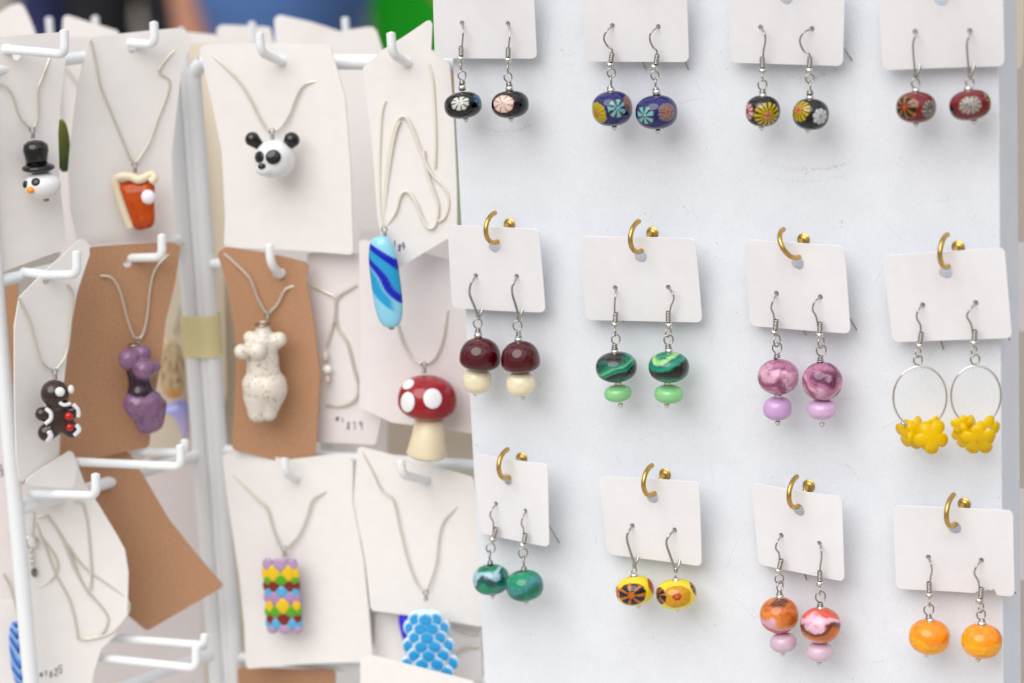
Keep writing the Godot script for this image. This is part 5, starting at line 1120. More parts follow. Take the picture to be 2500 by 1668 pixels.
	cord(t, [[Vector3(-243.50, 93.90, 65.13), Vector3(-241.17, 92.72, 62.10), Vector3(-239.96, 88.54, 59.82), Vector3(-239.14, 81.62, 58.28), Vector3(-237.37, 76.98, 54.95)], [Vector3(-233.08, 101.96, 45.52), Vector3(-234.67, 94.06, 49.88), Vector3(-235.56, 89.77, 51.54), Vector3(-235.89, 81.98, 52.16), Vector3(-236.75, 76.83, 53.79)]], "cord", 0.42)
	wire_top(t, Vector3(-235.35, 76.16, 56.67))
	on(Vector3(-231.96, 61.60, 58.41), 30.0, 0.0)
	b = MB.new()
	lathe(b, Vector3(-1.00, 3.35, 0.00), Vector3(0.02, 1, 0), [[0.01, -0.28], [3.68, 0.00], [3.91, 2.79], [4.46, 5.30], [4.13, 7.25], [2.51, 8.48], [0.01, 8.82]], rgb(16, 16, 18), 32)
	put(b, "hat", M.glass, t)
	lump(t, "hat_brim", Vector3(-0.56, 2.51, 0.00), Vector3(5.75, 1.84, 5.58), rgb(16, 16, 18), "glass", 30)
	lump(t, "head", Vector3(0.33, -3.63, 0.00), Vector3(6.58, 4.80, 6.25), rgb(228, 228, 228), "glass", 30)
	dot_on(t, "eye", Vector3(-5.13, -2.52, 3.17), Vector3(-0.8008, 0.3062, 0.5147), Vector2(1.56, 1.34), rgb(16, 16, 18))
	dot_on(t, "eye", Vector3(-1.00, -1.48, 5.44), Vector3(-0.1812, 0.5475, 0.8170), Vector2(1.62, 1.45), rgb(16, 16, 18))
	lump(t, "nose", Vector3(-2.90, -4.29, 5.36), Vector3(1.45, 1.17, 1.45), rgb(240, 150, 20), "glass", 30)
	lump(t, "end_bead", Vector3(1.23, -8.76, 0.00), Vector3(1.12, 0.73, 1.12), rgb(190, 180, 160), "silver", 30)
	t = thing("pendant_necklace", "amber pie slice pendant with cream crust and a white dollop", "pendant necklace", Vector3(-220.29, 46.51, 19.45), "necklace pendants on the rack")
	cord(t, [[Vector3(-232.74, 103.97, 23.95), Vector3(-231.41, 93.62, 23.30), Vector3(-230.98, 87.82, 22.74), Vector3(-229.25, 78.91, 20.53), Vector3(-227.21, 68.75, 17.91), Vector3(-225.73, 61.52, 16.02), Vector3(-224.80, 59.62, 14.83)], [Vector3(-211.01, 101.60, -3.86), Vector3(-214.91, 96.47, 2.17), Vector3(-217.73, 91.09, 5.78), Vector3(-215.67, 87.89, 3.15), Vector3(-215.86, 83.86, 3.39), Vector3(-218.49, 74.95, 6.75), Vector3(-221.12, 66.03, 10.12), Vector3(-224.38, 59.26, 14.29)]], "cord", 0.42)
	wire_top(t, Vector3(-222.48, 58.39, 17.70))
	on(Vector3(-220.29, 46.51, 19.45), 26.0, 0.0)
	b = MB.new()
	pillow(b, round_line([Vector2(-6.63, 6.63), Vector2(-0.58, 7.38), Vector2(5.48, 6.63), Vector2(5.36, -0.58), Vector2(4.73, -8.36), Vector2(1.44, -10.37), Vector2(-2.42, -10.03), Vector2(-4.32, -2.88), Vector2(-5.88, 2.31)]), 2.42, func(p: Vector3) -> Color: return rgb(226, 96, 14) * (1.0 + 0.5 * swirl_noise.get_noise_3dv(p * 0.7)))
	put(b, "filling", M.amber, t)
	b = MB.new()
	tube(b, smooth([Vector3(-3.75, -9.45, 0.29), Vector3(-5.48, -3.98, 0.29), Vector3(-7.03, 2.36, 0.29), Vector3(-7.61, 7.59, 0.46), Vector3(-5.19, 9.16, 1.15), Vector3(-1.73, 8.74, 1.04), Vector3(0.58, 7.79, 1.50), Vector3(3.17, 8.63, 1.38), Vector3(5.19, 9.34, 0.58), Vector3(6.22, 8.01, 1.15), Vector3(4.90, 6.95, 1.61)], 5), 1.56, 10, false, rgb(226, 212, 182))
	put(b, "crust", M.stone_bead, t)
	lump(t, "dollop", Vector3(3.80, 1.66, 2.54), Vector3(2.54, 2.65, 2.07), rgb(238, 236, 240), "glass", 30)
	t = thing("pendant_necklace", "panda head pendant with round black ears", "pendant necklace", Vector3(-176.34, 59.62, -2.72), "necklace pendants on the rack")
	cord(t, [[Vector3(-203.74, 98.32, -3.23), Vector3(-197.40, 92.91, -4.38), Vector3(-191.80, 86.84, -5.99), Vector3(-188.04, 80.20, -7.06), Vector3(-185.44, 74.18, -7.81), Vector3(-182.75, 69.34, -8.58), Vector3(-180.71, 68.41, -9.16)], [Vector3(-164.13, 85.94, -14.58), Vector3(-168.60, 84.63, -12.64), Vector3(-171.92, 79.33, -11.69), Vector3(-174.02, 74.60, -11.08), Vector3(-177.32, 69.86, -10.14), Vector3(-180.53, 68.41, -9.22)]], "cord", 0.42)
	wire_top(t, Vector3(-177.58, 68.32, -4.20))
	on(Vector3(-176.34, 59.62, -2.72), 29.0, 0.0)
	b = MB.new()
	orb(b, Vector3(0.18, -0.12, 0), Vector3.UP, Vector3(7.16, 6.86, 6.86), rgb(228, 228, 228), 44, 0.88)
	put(b, "head", M.glass, t)
	b = MB.new()
	skin(b, [[Vector3(-7.22, 7.28, 0.00), Vector3(-4.14, 4.14, 0.00), 2.72, 1.42, rgb(16, 16, 18)]], 0.45, 0.6)
	put(b, "ear", M.glass, t)
	b = MB.new()
	skin(b, [[Vector3(6.51, 6.33, 0.00), Vector3(4.14, 3.25, 0.00), 2.96, 1.42, rgb(16, 16, 18)]], 0.45, 0.6)
	put(b, "ear", M.glass, t)
	dot_on(t, "eye_patch", Vector3(-4.91, 1.62, 4.63), Vector3(-0.6868, 0.2553, 0.6806), Vector2(2.37, 2.13), rgb(16, 16, 18))
	dot_on(t, "eye_patch", Vector3(0.30, 1.70, 6.71), Vector3(0.0156, 0.2615, 0.9651), Vector2(2.78, 2.66), rgb(16, 16, 18))
	lump(t, "muzzle", Vector3(-3.14, -2.84, 4.14), Vector3(3.31, 2.60, 3.08), rgb(228, 228, 228), "glass", 30)
	lump(t, "nose", Vector3(-3.91, -1.49, 6.75), Vector3(1.48, 1.12, 1.07), rgb(16, 16, 18), "glass", 30)
	t = thing("pendant_necklace", "long pale blue pendant with dark and turquoise diagonal stripes", "pendant necklace", Vector3(-130.17, 18.48, 1.31), "necklace pendants on the rack")
	on(Vector3(-130.17, 18.48, 1.31), 10.0, 0.0)
	cord(t, [[Vector3(-130.71, 80.98, -6.06), Vector3(-132.25, 75.26, -5.19), Vector3(-133.85, 57.75, -4.79), Vector3(-134.40, 43.04, -4.65), Vector3(-133.66, 37.42, -4.83)], [Vector3(-134.25, 37.92, -5.18), Vector3(-131.19, 57.73, -5.45), Vector3(-128.46, 69.40, -6.13), Vector3(-126.11, 74.61, -6.72), Vector3(-123.73, 75.17, -7.31), Vector3(-121.61, 71.09, -7.84), Vector3(-119.10, 63.51, -8.46), Vector3(-115.99, 55.91, -9.24), Vector3(-111.59, 50.63, -10.34), Vector3(-110.08, 45.95, -10.71), Vector3(-111.52, 40.67, -10.35), Vector3(-113.98, 38.61, -9.74)], [Vector3(-132.64, 37.04, -5.58), Vector3(-129.13, 41.85, -5.96), Vector3(-127.03, 47.74, -6.49), Vector3(-124.59, 49.20, -7.10), Vector3(-121.85, 45.38, -7.78), Vector3(-119.81, 39.49, -8.29), Vector3(-117.63, 36.25, -8.83), Vector3(-115.20, 37.73, -9.44), Vector3(-113.98, 44.19, -9.74), Vector3(-115.69, 50.64, -9.31), Vector3(-117.66, 57.67, -8.82), Vector3(-117.93, 63.50, -8.76)], [Vector3(-114.82, 93.46, -10.02), Vector3(-113.48, 86.60, -9.86), Vector3(-113.53, 69.28, -9.85), Vector3(-114.44, 57.65, -9.63)], [Vector3(-133.91, 37.63, -5.27), Vector3(-130.67, 56.56, -5.58), Vector3(-127.91, 68.81, -6.27), Vector3(-125.87, 73.74, -6.78)]], "white_cord", 0.55)
	wire_top(t, Vector3(-131.70, 35.54, -2.13))
	on(Vector3(-130.17, 18.48, 1.31), 12, 2)
	b = MB.new()
	orb(b, Vector3.ZERO, Vector3(-0.04, 1, 0), Vector3(5.35, 16.22, 3.38), func(d: Vector3) -> Color:
		var s := d.y * 1.3 + d.x * 0.42
		var dark := smoothstep(0.17, 0.11, absf(s - 0.70)) + smoothstep(0.16, 0.10, absf(s - 0.10))
		var mid := smoothstep(0.21, 0.14, absf(s - 0.40)) + smoothstep(0.22, 0.14, absf(s + 0.26)) * smoothstep(0.75, 0.2, d.x)
		return rgb(142, 208, 232).lerp(rgb(30, 154, 206), clampf(mid, 0.0, 1.0)).lerp(rgb(12, 22, 178), clampf(dark, 0.0, 1.0)), 160, 0.66)
	put(b, "bead", M.glass, t)
	lump(t, "end_bead", Vector3(0.56, -16.50, 0.00), Vector3(1.01, 0.56, 1.01), rgb(190, 180, 160), "silver", 30)
	t = thing("pendant_necklace", "dark gingerbread man pendant with red buttons", "pendant necklace", Vector3(-224.43, -18.90, 69.55), "necklace pendants on the rack")
	cord(t, [[Vector3(-234.19, 20.98, 72.85), Vector3(-232.56, 13.14, 70.23), Vector3(-231.96, 4.52, 68.60), Vector3(-231.31, -2.72, 66.82), Vector3(-229.99, -6.45, 63.17)], [Vector3(-227.49, 22.58, 54.44), Vector3(-226.36, 18.95, 53.20), Vector3(-227.05, 7.75, 55.12), Vector3(-227.92, -1.65, 57.50), Vector3(-229.54, -6.46, 61.95)]], "cord", 0.42)
	wire_top(t, Vector3(-225.85, -6.29, 67.18))
	on(Vector3(-224.43, -18.90, 69.55), 31.0, 0.0)
	b = MB.new()
	skin(b, [[Vector3(-0.28, 6.17, 0.00), Vector3(0.00, 5.72, 0.00), 4.82, 4.71, rgb(52, 36, 30)], [Vector3(0.84, 0.00, 0.00), Vector3(0.84, -3.64, 0.00), 4.04, 4.15, rgb(52, 36, 30)], [Vector3(-4.93, -0.62, 1.12), Vector3(-1.68, -1.68, 0.00), 2.47, 2.80, rgb(52, 36, 30)], [Vector3(5.89, -0.22, 0.28), Vector3(3.64, -1.12, 0.00), 2.47, 2.69, rgb(52, 36, 30)], [Vector3(-3.92, -7.34, 1.12), Vector3(-1.40, -5.89, 0.00), 3.14, 3.14, rgb(52, 36, 30)], [Vector3(4.60, -7.23, 0.28), Vector3(3.08, -5.60, 0.00), 2.80, 2.91, rgb(52, 36, 30)]], 0.55, 1.00)
	put(b, "body", M.glass, t)
	lump(t, "eye", Vector3(2.24, 7.53, 4.04), Vector3(1.74, 1.68, 1.12), rgb(228, 228, 228), "glass", 30)
	lump(t, "eye", Vector3(5.77, 7.60, 1.57), Vector3(1.12, 1.57, 1.35), rgb(228, 228, 228), "glass", 30)
	b = MB.new()
	tube(b, smooth([Vector3(1.85, 3.72, 4.04), Vector3(3.36, 2.75, 3.92), Vector3(5.32, 2.91, 2.80)], 5), 0.67, 10, false, rgb(228, 228, 228))
	put(b, "mouth", M.glass, t)
	b = MB.new()
	tube(b, smooth([Vector3(-3.19, 1.68, 3.36), Vector3(-1.57, 0.18, 3.70), Vector3(-1.79, -2.06, 3.70), Vector3(-3.64, -3.59, 3.36)], 5), 0.78, 10, false, rgb(228, 228, 228))
	put(b, "icing", M.glass, t)
	b = MB.new()
	tube(b, smooth([Vector3(6.28, 2.52, 2.80), Vector3(7.73, 0.49, 2.47), Vector3(7.62, -2.07, 2.24)], 5), 0.78, 10, false, rgb(228, 228, 228))
	put(b, "icing", M.glass, t)
	b = MB.new()
	tube(b, smooth([Vector3(-2.69, -6.18, 4.15), Vector3(-2.13, -8.05, 4.04), Vector3(-3.64, -9.64, 2.80)], 5), 0.95, 10, false, rgb(228, 228, 228))
	put(b, "icing", M.glass, t)
	b = MB.new()
	tube(b, smooth([Vector3(6.73, -4.81, 2.58), Vector3(7.51, -6.68, 2.47), Vector3(5.72, -8.47, 2.47)], 5), 0.84, 10, false, rgb(228, 228, 228))
	put(b, "icing", M.glass, t)
	lump(t, "button", Vector3(4.48, -1.43, 3.47), Vector3(1.51, 1.46, 1.23), rgb(186, 24, 20), "glass", 30)
	lump(t, "button", Vector3(4.48, -5.38, 3.36), Vector3(1.35, 1.35, 1.23), rgb(186, 24, 20), "glass", 30)
	t = thing("pendant_necklace", "purple glass torso pendant with dark waist", "pendant necklace", Vector3(-219.26, -19.96, 28.21), "necklace pendants on the rack")
	cord(t, [[Vector3(-231.65, 20.91, 30.46), Vector3(-228.67, 19.70, 27.90), Vector3(-227.03, 14.69, 25.95), Vector3(-225.97, 5.61, 24.69), Vector3(-224.82, -1.75, 23.31), Vector3(-223.97, -3.81, 22.30)], [Vector3(-213.01, 28.63, 8.24), Vector3(-217.92, 21.96, 15.09), Vector3(-219.78, 15.17, 17.31), Vector3(-221.06, 4.71, 18.84), Vector3(-222.33, -1.62, 20.35), Vector3(-223.30, -3.52, 21.51)]], "cord", 0.42)
	wire_top(t, Vector3(-221.23, -4.06, 25.32))
	on(Vector3(-219.26, -19.96, 28.21), 28.0, 0.0)
	lump(t, "collar", Vector3(-1.16, 15.90, 0.00), Vector3(2.32, 0.81, 2.32), rgb(190, 180, 160), "silver", 30)
	b = MB.new()
	skin(b, [[Vector3(-1.04, 13.63, 0.00), Vector3(-0.81, 10.44, 0.00), 2.67, 4.06, rgb(128, 92, 124)], [Vector3(-3.02, 12.07, 0.00), Vector3(1.28, 12.36, -0.29), 3.25, 3.36, rgb(128, 92, 124)], [Vector3(-2.90, 11.44, 3.25), Vector3(-2.44, 10.73, 1.45), 3.83, 3.71, rgb(128, 92, 124)], [Vector3(2.20, 7.43, 3.48), Vector3(1.74, 7.14, 1.45), 3.83, 3.71, rgb(128, 92, 124)], [Vector3(5.92, 7.89, 1.16), Vector3(4.64, 7.48, 0.29), 2.09, 2.20, rgb(128, 92, 124)], [Vector3(-0.81, 8.59, -0.58), Vector3(-0.46, 2.84, -0.29), 4.53, 3.83, rgb(48, 26, 42)], [Vector3(-0.46, 2.84, -0.29), Vector3(-0.23, -1.16, 0.00), 3.60, 4.87, rgb(48, 26, 42)], [Vector3(-1.62, -5.57, 0.58), Vector3(-0.87, -6.21, 0.87), 5.22, 5.34, rgb(128, 92, 124)], [Vector3(2.44, -5.80, 0.00), Vector3(2.90, -6.96, 0.00), 5.34, 5.34, rgb(128, 92, 124)], [Vector3(0.87, -8.59, 0.58), Vector3(1.16, -12.94, 0.58), 5.22, 4.06, rgb(128, 92, 124)], [Vector3(3.48, -9.34, -0.29), Vector3(3.77, -12.76, 0.00), 4.29, 3.48, rgb(128, 92, 124)], [Vector3(6.67, -6.61, -1.16), Vector3(5.51, -11.72, -0.58), 1.97, 1.97, rgb(48, 26, 42)]], 0.55, 0.99)
	for i in b.c.size():
		b.c[i] = b.c[i].lerp(rgb(44, 24, 40), 0.5 * smoothstep(0.04, 0.0, absf(swirl_noise.get_noise_3dv(b.v[i] * 0.16)))) * (1.0 + 0.25 * swirl_noise.get_noise_3dv(b.v[i] * 0.5))
	put(b, "torso", M.glass, t)
	t = thing("pendant_necklace", "cream white torso pendant with grey crackle on a kraft card", "pendant necklace", Vector3(-184.66, -18.99, 0.31), "necklace pendants on the rack")
	cord(t, [[Vector3(-201.45, 25.61, -1.58), Vector3(-192.79, 16.60, -4.39), Vector3(-190.84, 12.38, -5.17), Vector3(-189.48, 7.57, -5.72), Vector3(-187.05, 2.13, -6.70)], [Vector3(-177.40, 11.94, -11.29), Vector3(-180.16, 10.65, -9.49), Vector3(-182.95, 5.63, -8.36), Vector3(-186.51, 1.82, -6.92)]], "cord", 0.42)
	wire_top(t, Vector3(-185.21, 1.49, -4.54))
	on(Vector3(-184.66, -18.99, 0.31), 26.0, 0.0)
	lump(t, "collar", Vector3(0.58, 18.70, 0.00), Vector3(3.04, 0.93, 3.04), rgb(190, 180, 160), "silver", 30)
	b = MB.new()
	skin(b, [[Vector3(0.58, 17.53, 0.00), Vector3(0.58, 14.61, 0.00), 2.45, 3.27, rgb(222, 214, 200)], [Vector3(-4.27, 14.14, 0.58), Vector3(-1.75, 12.56, 0.00), 2.40, 3.27, rgb(222, 214, 200)], [Vector3(6.19, 13.03, 0.29), Vector3(2.92, 11.69, 0.00), 2.75, 3.62, rgb(222, 214, 200)], [Vector3(-6.84, 10.23, 5.55), Vector3(-5.55, 9.23, 1.75), 2.69, 2.92, rgb(222, 214, 200)], [Vector3(-0.99, 10.54, 6.54), Vector3(-0.70, 9.52, 2.34), 3.27, 3.51, rgb(222, 214, 200)], [Vector3(-0.29, 11.10, 0.00), Vector3(-0.29, 5.84, 0.00), 5.38, 5.61, rgb(222, 214, 200)], [Vector3(-0.41, 5.84, 0.00), Vector3(-0.41, 1.75, 0.00), 5.73, 6.08, rgb(222, 214, 200)], [Vector3(-1.75, -3.62, 0.88), Vector3(0.58, -3.97, 0.58), 6.54, 6.90, rgb(222, 214, 200)], [Vector3(1.75, -4.15, -0.29), Vector3(2.05, -4.97, 0.00), 6.08, 5.96, rgb(222, 214, 200)], [Vector3(-2.80, -8.02, 0.82), Vector3(-3.16, -13.28, 0.82), 5.38, 3.86, rgb(222, 214, 200)], [Vector3(1.17, -8.24, -0.29), Vector3(0.29, -13.44, 0.00), 5.61, 3.62, rgb(222, 214, 200)]], 0.55, 0.76)
	for i in b.c.size():
		var q := b.v[i] * 0.55
		if absf(swirl_noise.get_noise_3dv(q)) < 0.035 and swirl_noise.get_noise_3dv(q * 0.3 + Vector3(40, 0, 0)) > -0.05:
			b.c[i] = rgb(150, 142, 132)
	put(b, "torso", M.stone_bead, t)
	t = thing("pendant_necklace", "big red mushroom pendant with white spots", "pendant necklace", Vector3(-123.05, -25.20, -10.51), "necklace pendants on the rack")
	cord(t, [[Vector3(-138.76, -0.87, -18.45), Vector3(-136.97, -7.22, -18.18), Vector3(-133.70, -13.08, -18.87), Vector3(-129.94, -15.49, -19.67)], [Vector3(-119.70, 4.18, -22.51), Vector3(-122.02, -6.91, -21.36), Vector3(-125.35, -13.48, -20.65), Vector3(-129.35, -15.65, -19.80)]], "cord", 0.42)
	wire_top(t, Vector3(-124.75, -14.52, -12.23))
	on(Vector3(-123.05, -25.20, -10.51), 27.0, -6.0)
	b = MB.new()
	orb(b, Vector3(0.00, -1.15, 0.00), Vector3(0.02, 1, 0.06), Vector3(10.54, 8.94, 9.85), func(d: Vector3) -> Color: return milky(d, rgb(150, 20, 30), Vector3(4, 0, 0)), 72, 0.85, 0.74)
	put(b, "cap", M.glass, t)
	dot_on(t, "spot", Vector3(-6.89, 5.42, 3.72), Vector3(-0.5956, 0.7145, 0.3670), Vector2(2.90, 2.27), rgb(228, 228, 228))
	dot_on(t, "spot", Vector3(-6.53, -0.16, 7.71), Vector3(-0.5923, 0.1129, 0.7978), Vector2(3.15, 3.65), rgb(228, 228, 228))
	dot_on(t, "spot", Vector3(2.40, 2.11, 9.18), Vector3(0.2082, 0.3558, 0.9111), Vector2(3.34, 3.65), rgb(228, 228, 228))
	b = MB.new()
	lathe(b, Vector3(0.86, -21.77, 0.00), Vector3(0.03, 1, 0), [[0.01, -0.57], [5.96, 0.00], [7.33, 1.37], [5.96, 7.45], [5.04, 14.32], [0.01, 15.01]], func(d: Vector3) -> Color: return milky(d, rgb(228, 214, 182), Vector3(9, 0, 0)), 32)
	put(b, "stem", M.stone_bead, t)
	t = thing("pendant_necklace", "rectangular pendant of overlapping scales in yellow, green, lilac, brown and blue", "pendant necklace", Vector3(-184.32, -102.81, -1.72), "necklace pendants on the rack")
	cord(t, [[Vector3(-206.90, -56.27, -2.31), Vector3(-195.11, -67.35, -4.59), Vector3(-191.62, -71.01, -5.46), Vector3(-189.94, -78.49, -5.88), Vector3(-187.89, -85.02, -6.39)], [Vector3(-169.30, -64.28, -11.69), Vector3(-174.04, -67.35, -9.85), Vector3(-176.25, -73.04, -9.29), Vector3(-179.84, -80.67, -8.40), Vector3(-184.52, -85.85, -7.23)]], "cord", 0.42)
	wire_top(t, Vector3(-185.17, -86.75, -5.28))
	on(Vector3(-184.32, -102.81, -1.72), 22.0, 0.0)
	b = MB.new()
	pillow(b, round_line([Vector2(-5.43, 12.37), Vector2(-3.32, 13.70), Vector2(3.62, 13.70), Vector2(5.73, 12.37), Vector2(6.64, 2.11), Vector2(6.15, -11.77), Vector2(4.22, -13.70), Vector2(-4.22, -13.70), Vector2(-6.34, -12.07), Vector2(-6.64, 2.11)]), 2.90, rgb(150, 120, 140))
	put(b, "bar", M.glass, t)
	lump(t, "scale", Vector3(-4.59, -12.12, 1.85), Vector3(2.05, 2.05, 0.84), rgb(178, 148, 182), "glass", 16)
	lump(t, "scale", Vector3(0.12, -12.02, 2.35), Vector3(2.78, 2.05, 0.84), rgb(178, 148, 182), "glass", 16)
	lump(t, "scale", Vector3(4.71, -12.13, 1.83), Vector3(2.01, 2.05, 0.84), rgb(178, 148, 182), "glass", 16)
	lump(t, "scale", Vector3(-5.31, -10.09, 1.74), Vector3(1.80, 2.29, 0.84), rgb(84, 170, 214), "glass", 16)
	lump(t, "scale", Vector3(-2.41, -9.99, 2.27), Vector3(2.57, 2.29, 0.84), rgb(84, 170, 214), "glass", 16)
	lump(t, "scale", Vector3(2.66, -9.99, 2.24), Vector3(2.53, 2.29, 0.84), rgb(84, 170, 214), "glass", 16)
	lump(t, "scale", Vector3(5.19, -10.08, 1.77), Vector3(1.84, 2.29, 0.84), rgb(84, 170, 214), "glass", 16)
	lump(t, "scale", Vector3(-4.59, -8.36, 1.96), Vector3(2.05, 2.78, 0.84), rgb(122, 34, 16), "glass", 16)
	lump(t, "scale", Vector3(0.12, -8.26, 2.46), Vector3(2.78, 2.78, 0.84), rgb(122, 34, 16), "glass", 16)
	lump(t, "scale", Vector3(4.71, -8.36, 1.94), Vector3(2.01, 2.78, 0.84), rgb(122, 34, 16), "glass", 16)
	lump(t, "scale", Vector3(-5.31, -5.36, 1.85), Vector3(1.80, 2.66, 0.84), rgb(86, 164, 24), "glass", 16)
	lump(t, "scale", Vector3(-2.41, -5.26, 2.37), Vector3(2.57, 2.66, 0.84), rgb(86, 164, 24), "glass", 16)
	lump(t, "scale", Vector3(2.66, -5.26, 2.35), Vector3(2.53, 2.66, 0.84), rgb(86, 164, 24), "glass", 16)
	lump(t, "scale", Vector3(5.19, -5.36, 1.88), Vector3(1.84, 2.66, 0.84), rgb(86, 164, 24), "glass", 16)
	lump(t, "scale", Vector3(-4.59, -3.15, 2.07), Vector3(2.05, 3.26, 0.84), rgb(232, 190, 6), "glass", 16)
	lump(t, "scale", Vector3(0.12, -3.05, 2.56), Vector3(2.78, 3.26, 0.84), rgb(232, 190, 6), "glass", 16)
	lump(t, "scale", Vector3(4.71, -3.15, 2.05), Vector3(2.01, 3.26, 0.84), rgb(232, 190, 6), "glass", 16)
	lump(t, "scale", Vector3(-5.31, -0.03, 1.96), Vector3(1.80, 2.53, 0.84), rgb(172, 138, 182), "glass", 16)
	lump(t, "scale", Vector3(-2.41, 0.07, 2.48), Vector3(2.57, 2.53, 0.84), rgb(172, 138, 182), "glass", 16)
	lump(t, "scale", Vector3(2.66, 0.07, 2.45), Vector3(2.53, 2.53, 0.84), rgb(172, 138, 182), "glass", 16)
	lump(t, "scale", Vector3(5.19, -0.02, 1.99), Vector3(1.84, 2.53, 0.84), rgb(172, 138, 182), "glass", 16)
	lump(t, "scale", Vector3(-4.59, 2.31, 2.18), Vector3(2.05, 2.29, 0.84), rgb(84, 170, 214), "glass", 16)
	lump(t, "scale", Vector3(0.12, 2.41, 2.67), Vector3(2.78, 2.29, 0.84), rgb(84, 170, 214), "glass", 16)
	lump(t, "scale", Vector3(4.71, 2.30, 2.15), Vector3(2.01, 2.29, 0.84), rgb(84, 170, 214), "glass", 16)
	lump(t, "scale", Vector3(-5.31, 4.46, 2.07), Vector3(1.80, 2.53, 0.84), rgb(122, 34, 16), "glass", 16)
	lump(t, "scale", Vector3(-2.41, 4.56, 2.59), Vector3(2.57, 2.53, 0.84), rgb(122, 34, 16), "glass", 16)
	lump(t, "scale", Vector3(2.66, 4.56, 2.56), Vector3(2.53, 2.53, 0.84), rgb(122, 34, 16), "glass", 16)
	lump(t, "scale", Vector3(5.19, 4.46, 2.10), Vector3(1.84, 2.53, 0.84), rgb(122, 34, 16), "glass", 16)
	lump(t, "scale", Vector3(-4.59, 6.91, 2.29), Vector3(2.05, 2.41, 0.84), rgb(86, 164, 24), "glass", 16)
	lump(t, "scale", Vector3(0.12, 7.01, 2.78), Vector3(2.78, 2.41, 0.84), rgb(86, 164, 24), "glass", 16)
	lump(t, "scale", Vector3(4.71, 6.91, 2.26), Vector3(2.01, 2.41, 0.84), rgb(86, 164, 24), "glass", 16)
	lump(t, "scale", Vector3(-5.31, 9.31, 2.18), Vector3(1.80, 3.38, 0.84), rgb(232, 190, 6), "glass", 16)
	lump(t, "scale", Vector3(-2.41, 9.41, 2.70), Vector3(2.57, 3.38, 0.84), rgb(232, 190, 6), "glass", 16)
	lump(t, "scale", Vector3(2.66, 9.40, 2.67), Vector3(2.53, 3.38, 0.84), rgb(232, 190, 6), "glass", 16)
	lump(t, "scale", Vector3(5.19, 9.31, 2.21), Vector3(1.84, 3.38, 0.84), rgb(232, 190, 6), "glass", 16)
	lump(t, "scale", Vector3(-4.59, 12.73, 2.40), Vector3(2.05, 2.66, 0.84), rgb(178, 148, 182), "glass", 16)
	lump(t, "scale", Vector3(0.12, 12.83, 2.89), Vector3(2.78, 2.66, 0.84), rgb(178, 148, 182), "glass", 16)
	lump(t, "scale", Vector3(4.71, 12.72, 2.37), Vector3(2.01, 2.66, 0.84), rgb(178, 148, 182), "glass", 16)
	t = thing("pendant_necklace", "turquoise blue pendant covered in white edged scales", "pendant necklace", Vector3(-127.16, -114.41, -9.60), "necklace pendants on the rack")
	cord(t, [[Vector3(-154.15, -48.09, -14.13), Vector3(-149.95, -56.38, -14.37), Vector3(-147.22, -62.44, -14.95), Vector3(-143.11, -65.98, -15.82), Vector3(-141.24, -76.40, -16.22), Vector3(-138.85, -88.70, -16.73), Vector3(-136.21, -96.67, -17.29), Vector3(-133.18, -99.95, -17.93)], [Vector3(-119.05, -67.65, -21.59), Vector3(-124.49, -73.22, -19.78), Vector3(-126.66, -79.48, -19.32), Vector3(-128.45, -90.08, -18.94), Vector3(-132.39, -100.22, -18.10)]], "cord", 0.35)
	wire_top(t, Vector3(-129.29, -99.33, -12.19))
	on(Vector3(-127.16, -114.41, -9.60), 24.0, 0.0)
	b = MB.new()
	pillow(b, round_line([Vector2(-5.33, 9.77), Vector2(-1.18, 10.78), Vector2(3.55, 10.07), Vector2(5.92, 5.92), Vector2(8.29, -1.78), Vector2(9.00, -7.70), Vector2(7.11, -13.62), Vector2(0.00, -14.81), Vector2(-7.11, -13.03), Vector2(-9.18, -7.11), Vector2(-7.99, 1.18), Vector2(-6.51, 6.51)]), 3.43, rgb(206, 226, 236))
	put(b, "body", M.glass, t)
	var scale_tint := func(d: Vector3) -> Color: return rgb(212, 230, 240).lerp(rgb(34, 156, 218), smoothstep(0.56, 0.70, maxf(d.z, 0.0) + 0.12 * -d.y))
	b = MB.new()
	orb(b, Vector3(-5.82, -12.44, 2.60), Vector3.UP, Vector3(2.89, 2.96, 1.01), scale_tint, 22)
	put(b, "scale", M.glass, t)
	b = MB.new()
	orb(b, Vector3(0.06, -12.44, 3.08), Vector3.UP, Vector3(3.20, 2.96, 1.01), scale_tint, 22)
	put(b, "scale", M.glass, t)
	b = MB.new()
	orb(b, Vector3(5.94, -12.44, 2.46), Vector3.UP, Vector3(2.81, 2.96, 1.01), scale_tint, 22)
	put(b, "scale", M.glass, t)
	b = MB.new()
	orb(b, Vector3(-8.29, -9.00, 2.07), Vector3.UP, Vector3(2.49, 2.96, 1.01), scale_tint, 22)
	put(b, "scale", M.glass, t)
	b = MB.new()
	orb(b, Vector3(-2.78, -9.00, 3.09), Vector3.UP, Vector3(3.13, 2.96, 1.01), scale_tint, 22)
	put(b, "scale", M.glass, t)
	b = MB.new()
	orb(b, Vector3(2.72, -9.00, 3.04), Vector3.UP, Vector3(3.10, 2.96, 1.01), scale_tint, 22)
	put(b, "scale", M.glass, t)
	b = MB.new()
	orb(b, Vector3(8.23, -9.00, 1.92), Vector3.UP, Vector3(2.39, 2.96, 1.01), scale_tint, 22)
	put(b, "scale", M.glass, t)
	b = MB.new()
	orb(b, Vector3(-5.25, -5.57, 2.83), Vector3.UP, Vector3(2.89, 2.96, 1.01), scale_tint, 22)
	put(b, "scale", M.glass, t)
	b = MB.new()
	orb(b, Vector3(-0.12, -5.57, 3.32), Vector3.UP, Vector3(3.20, 2.96, 1.01), scale_tint, 22)
	put(b, "scale", M.glass, t)
	b = MB.new()
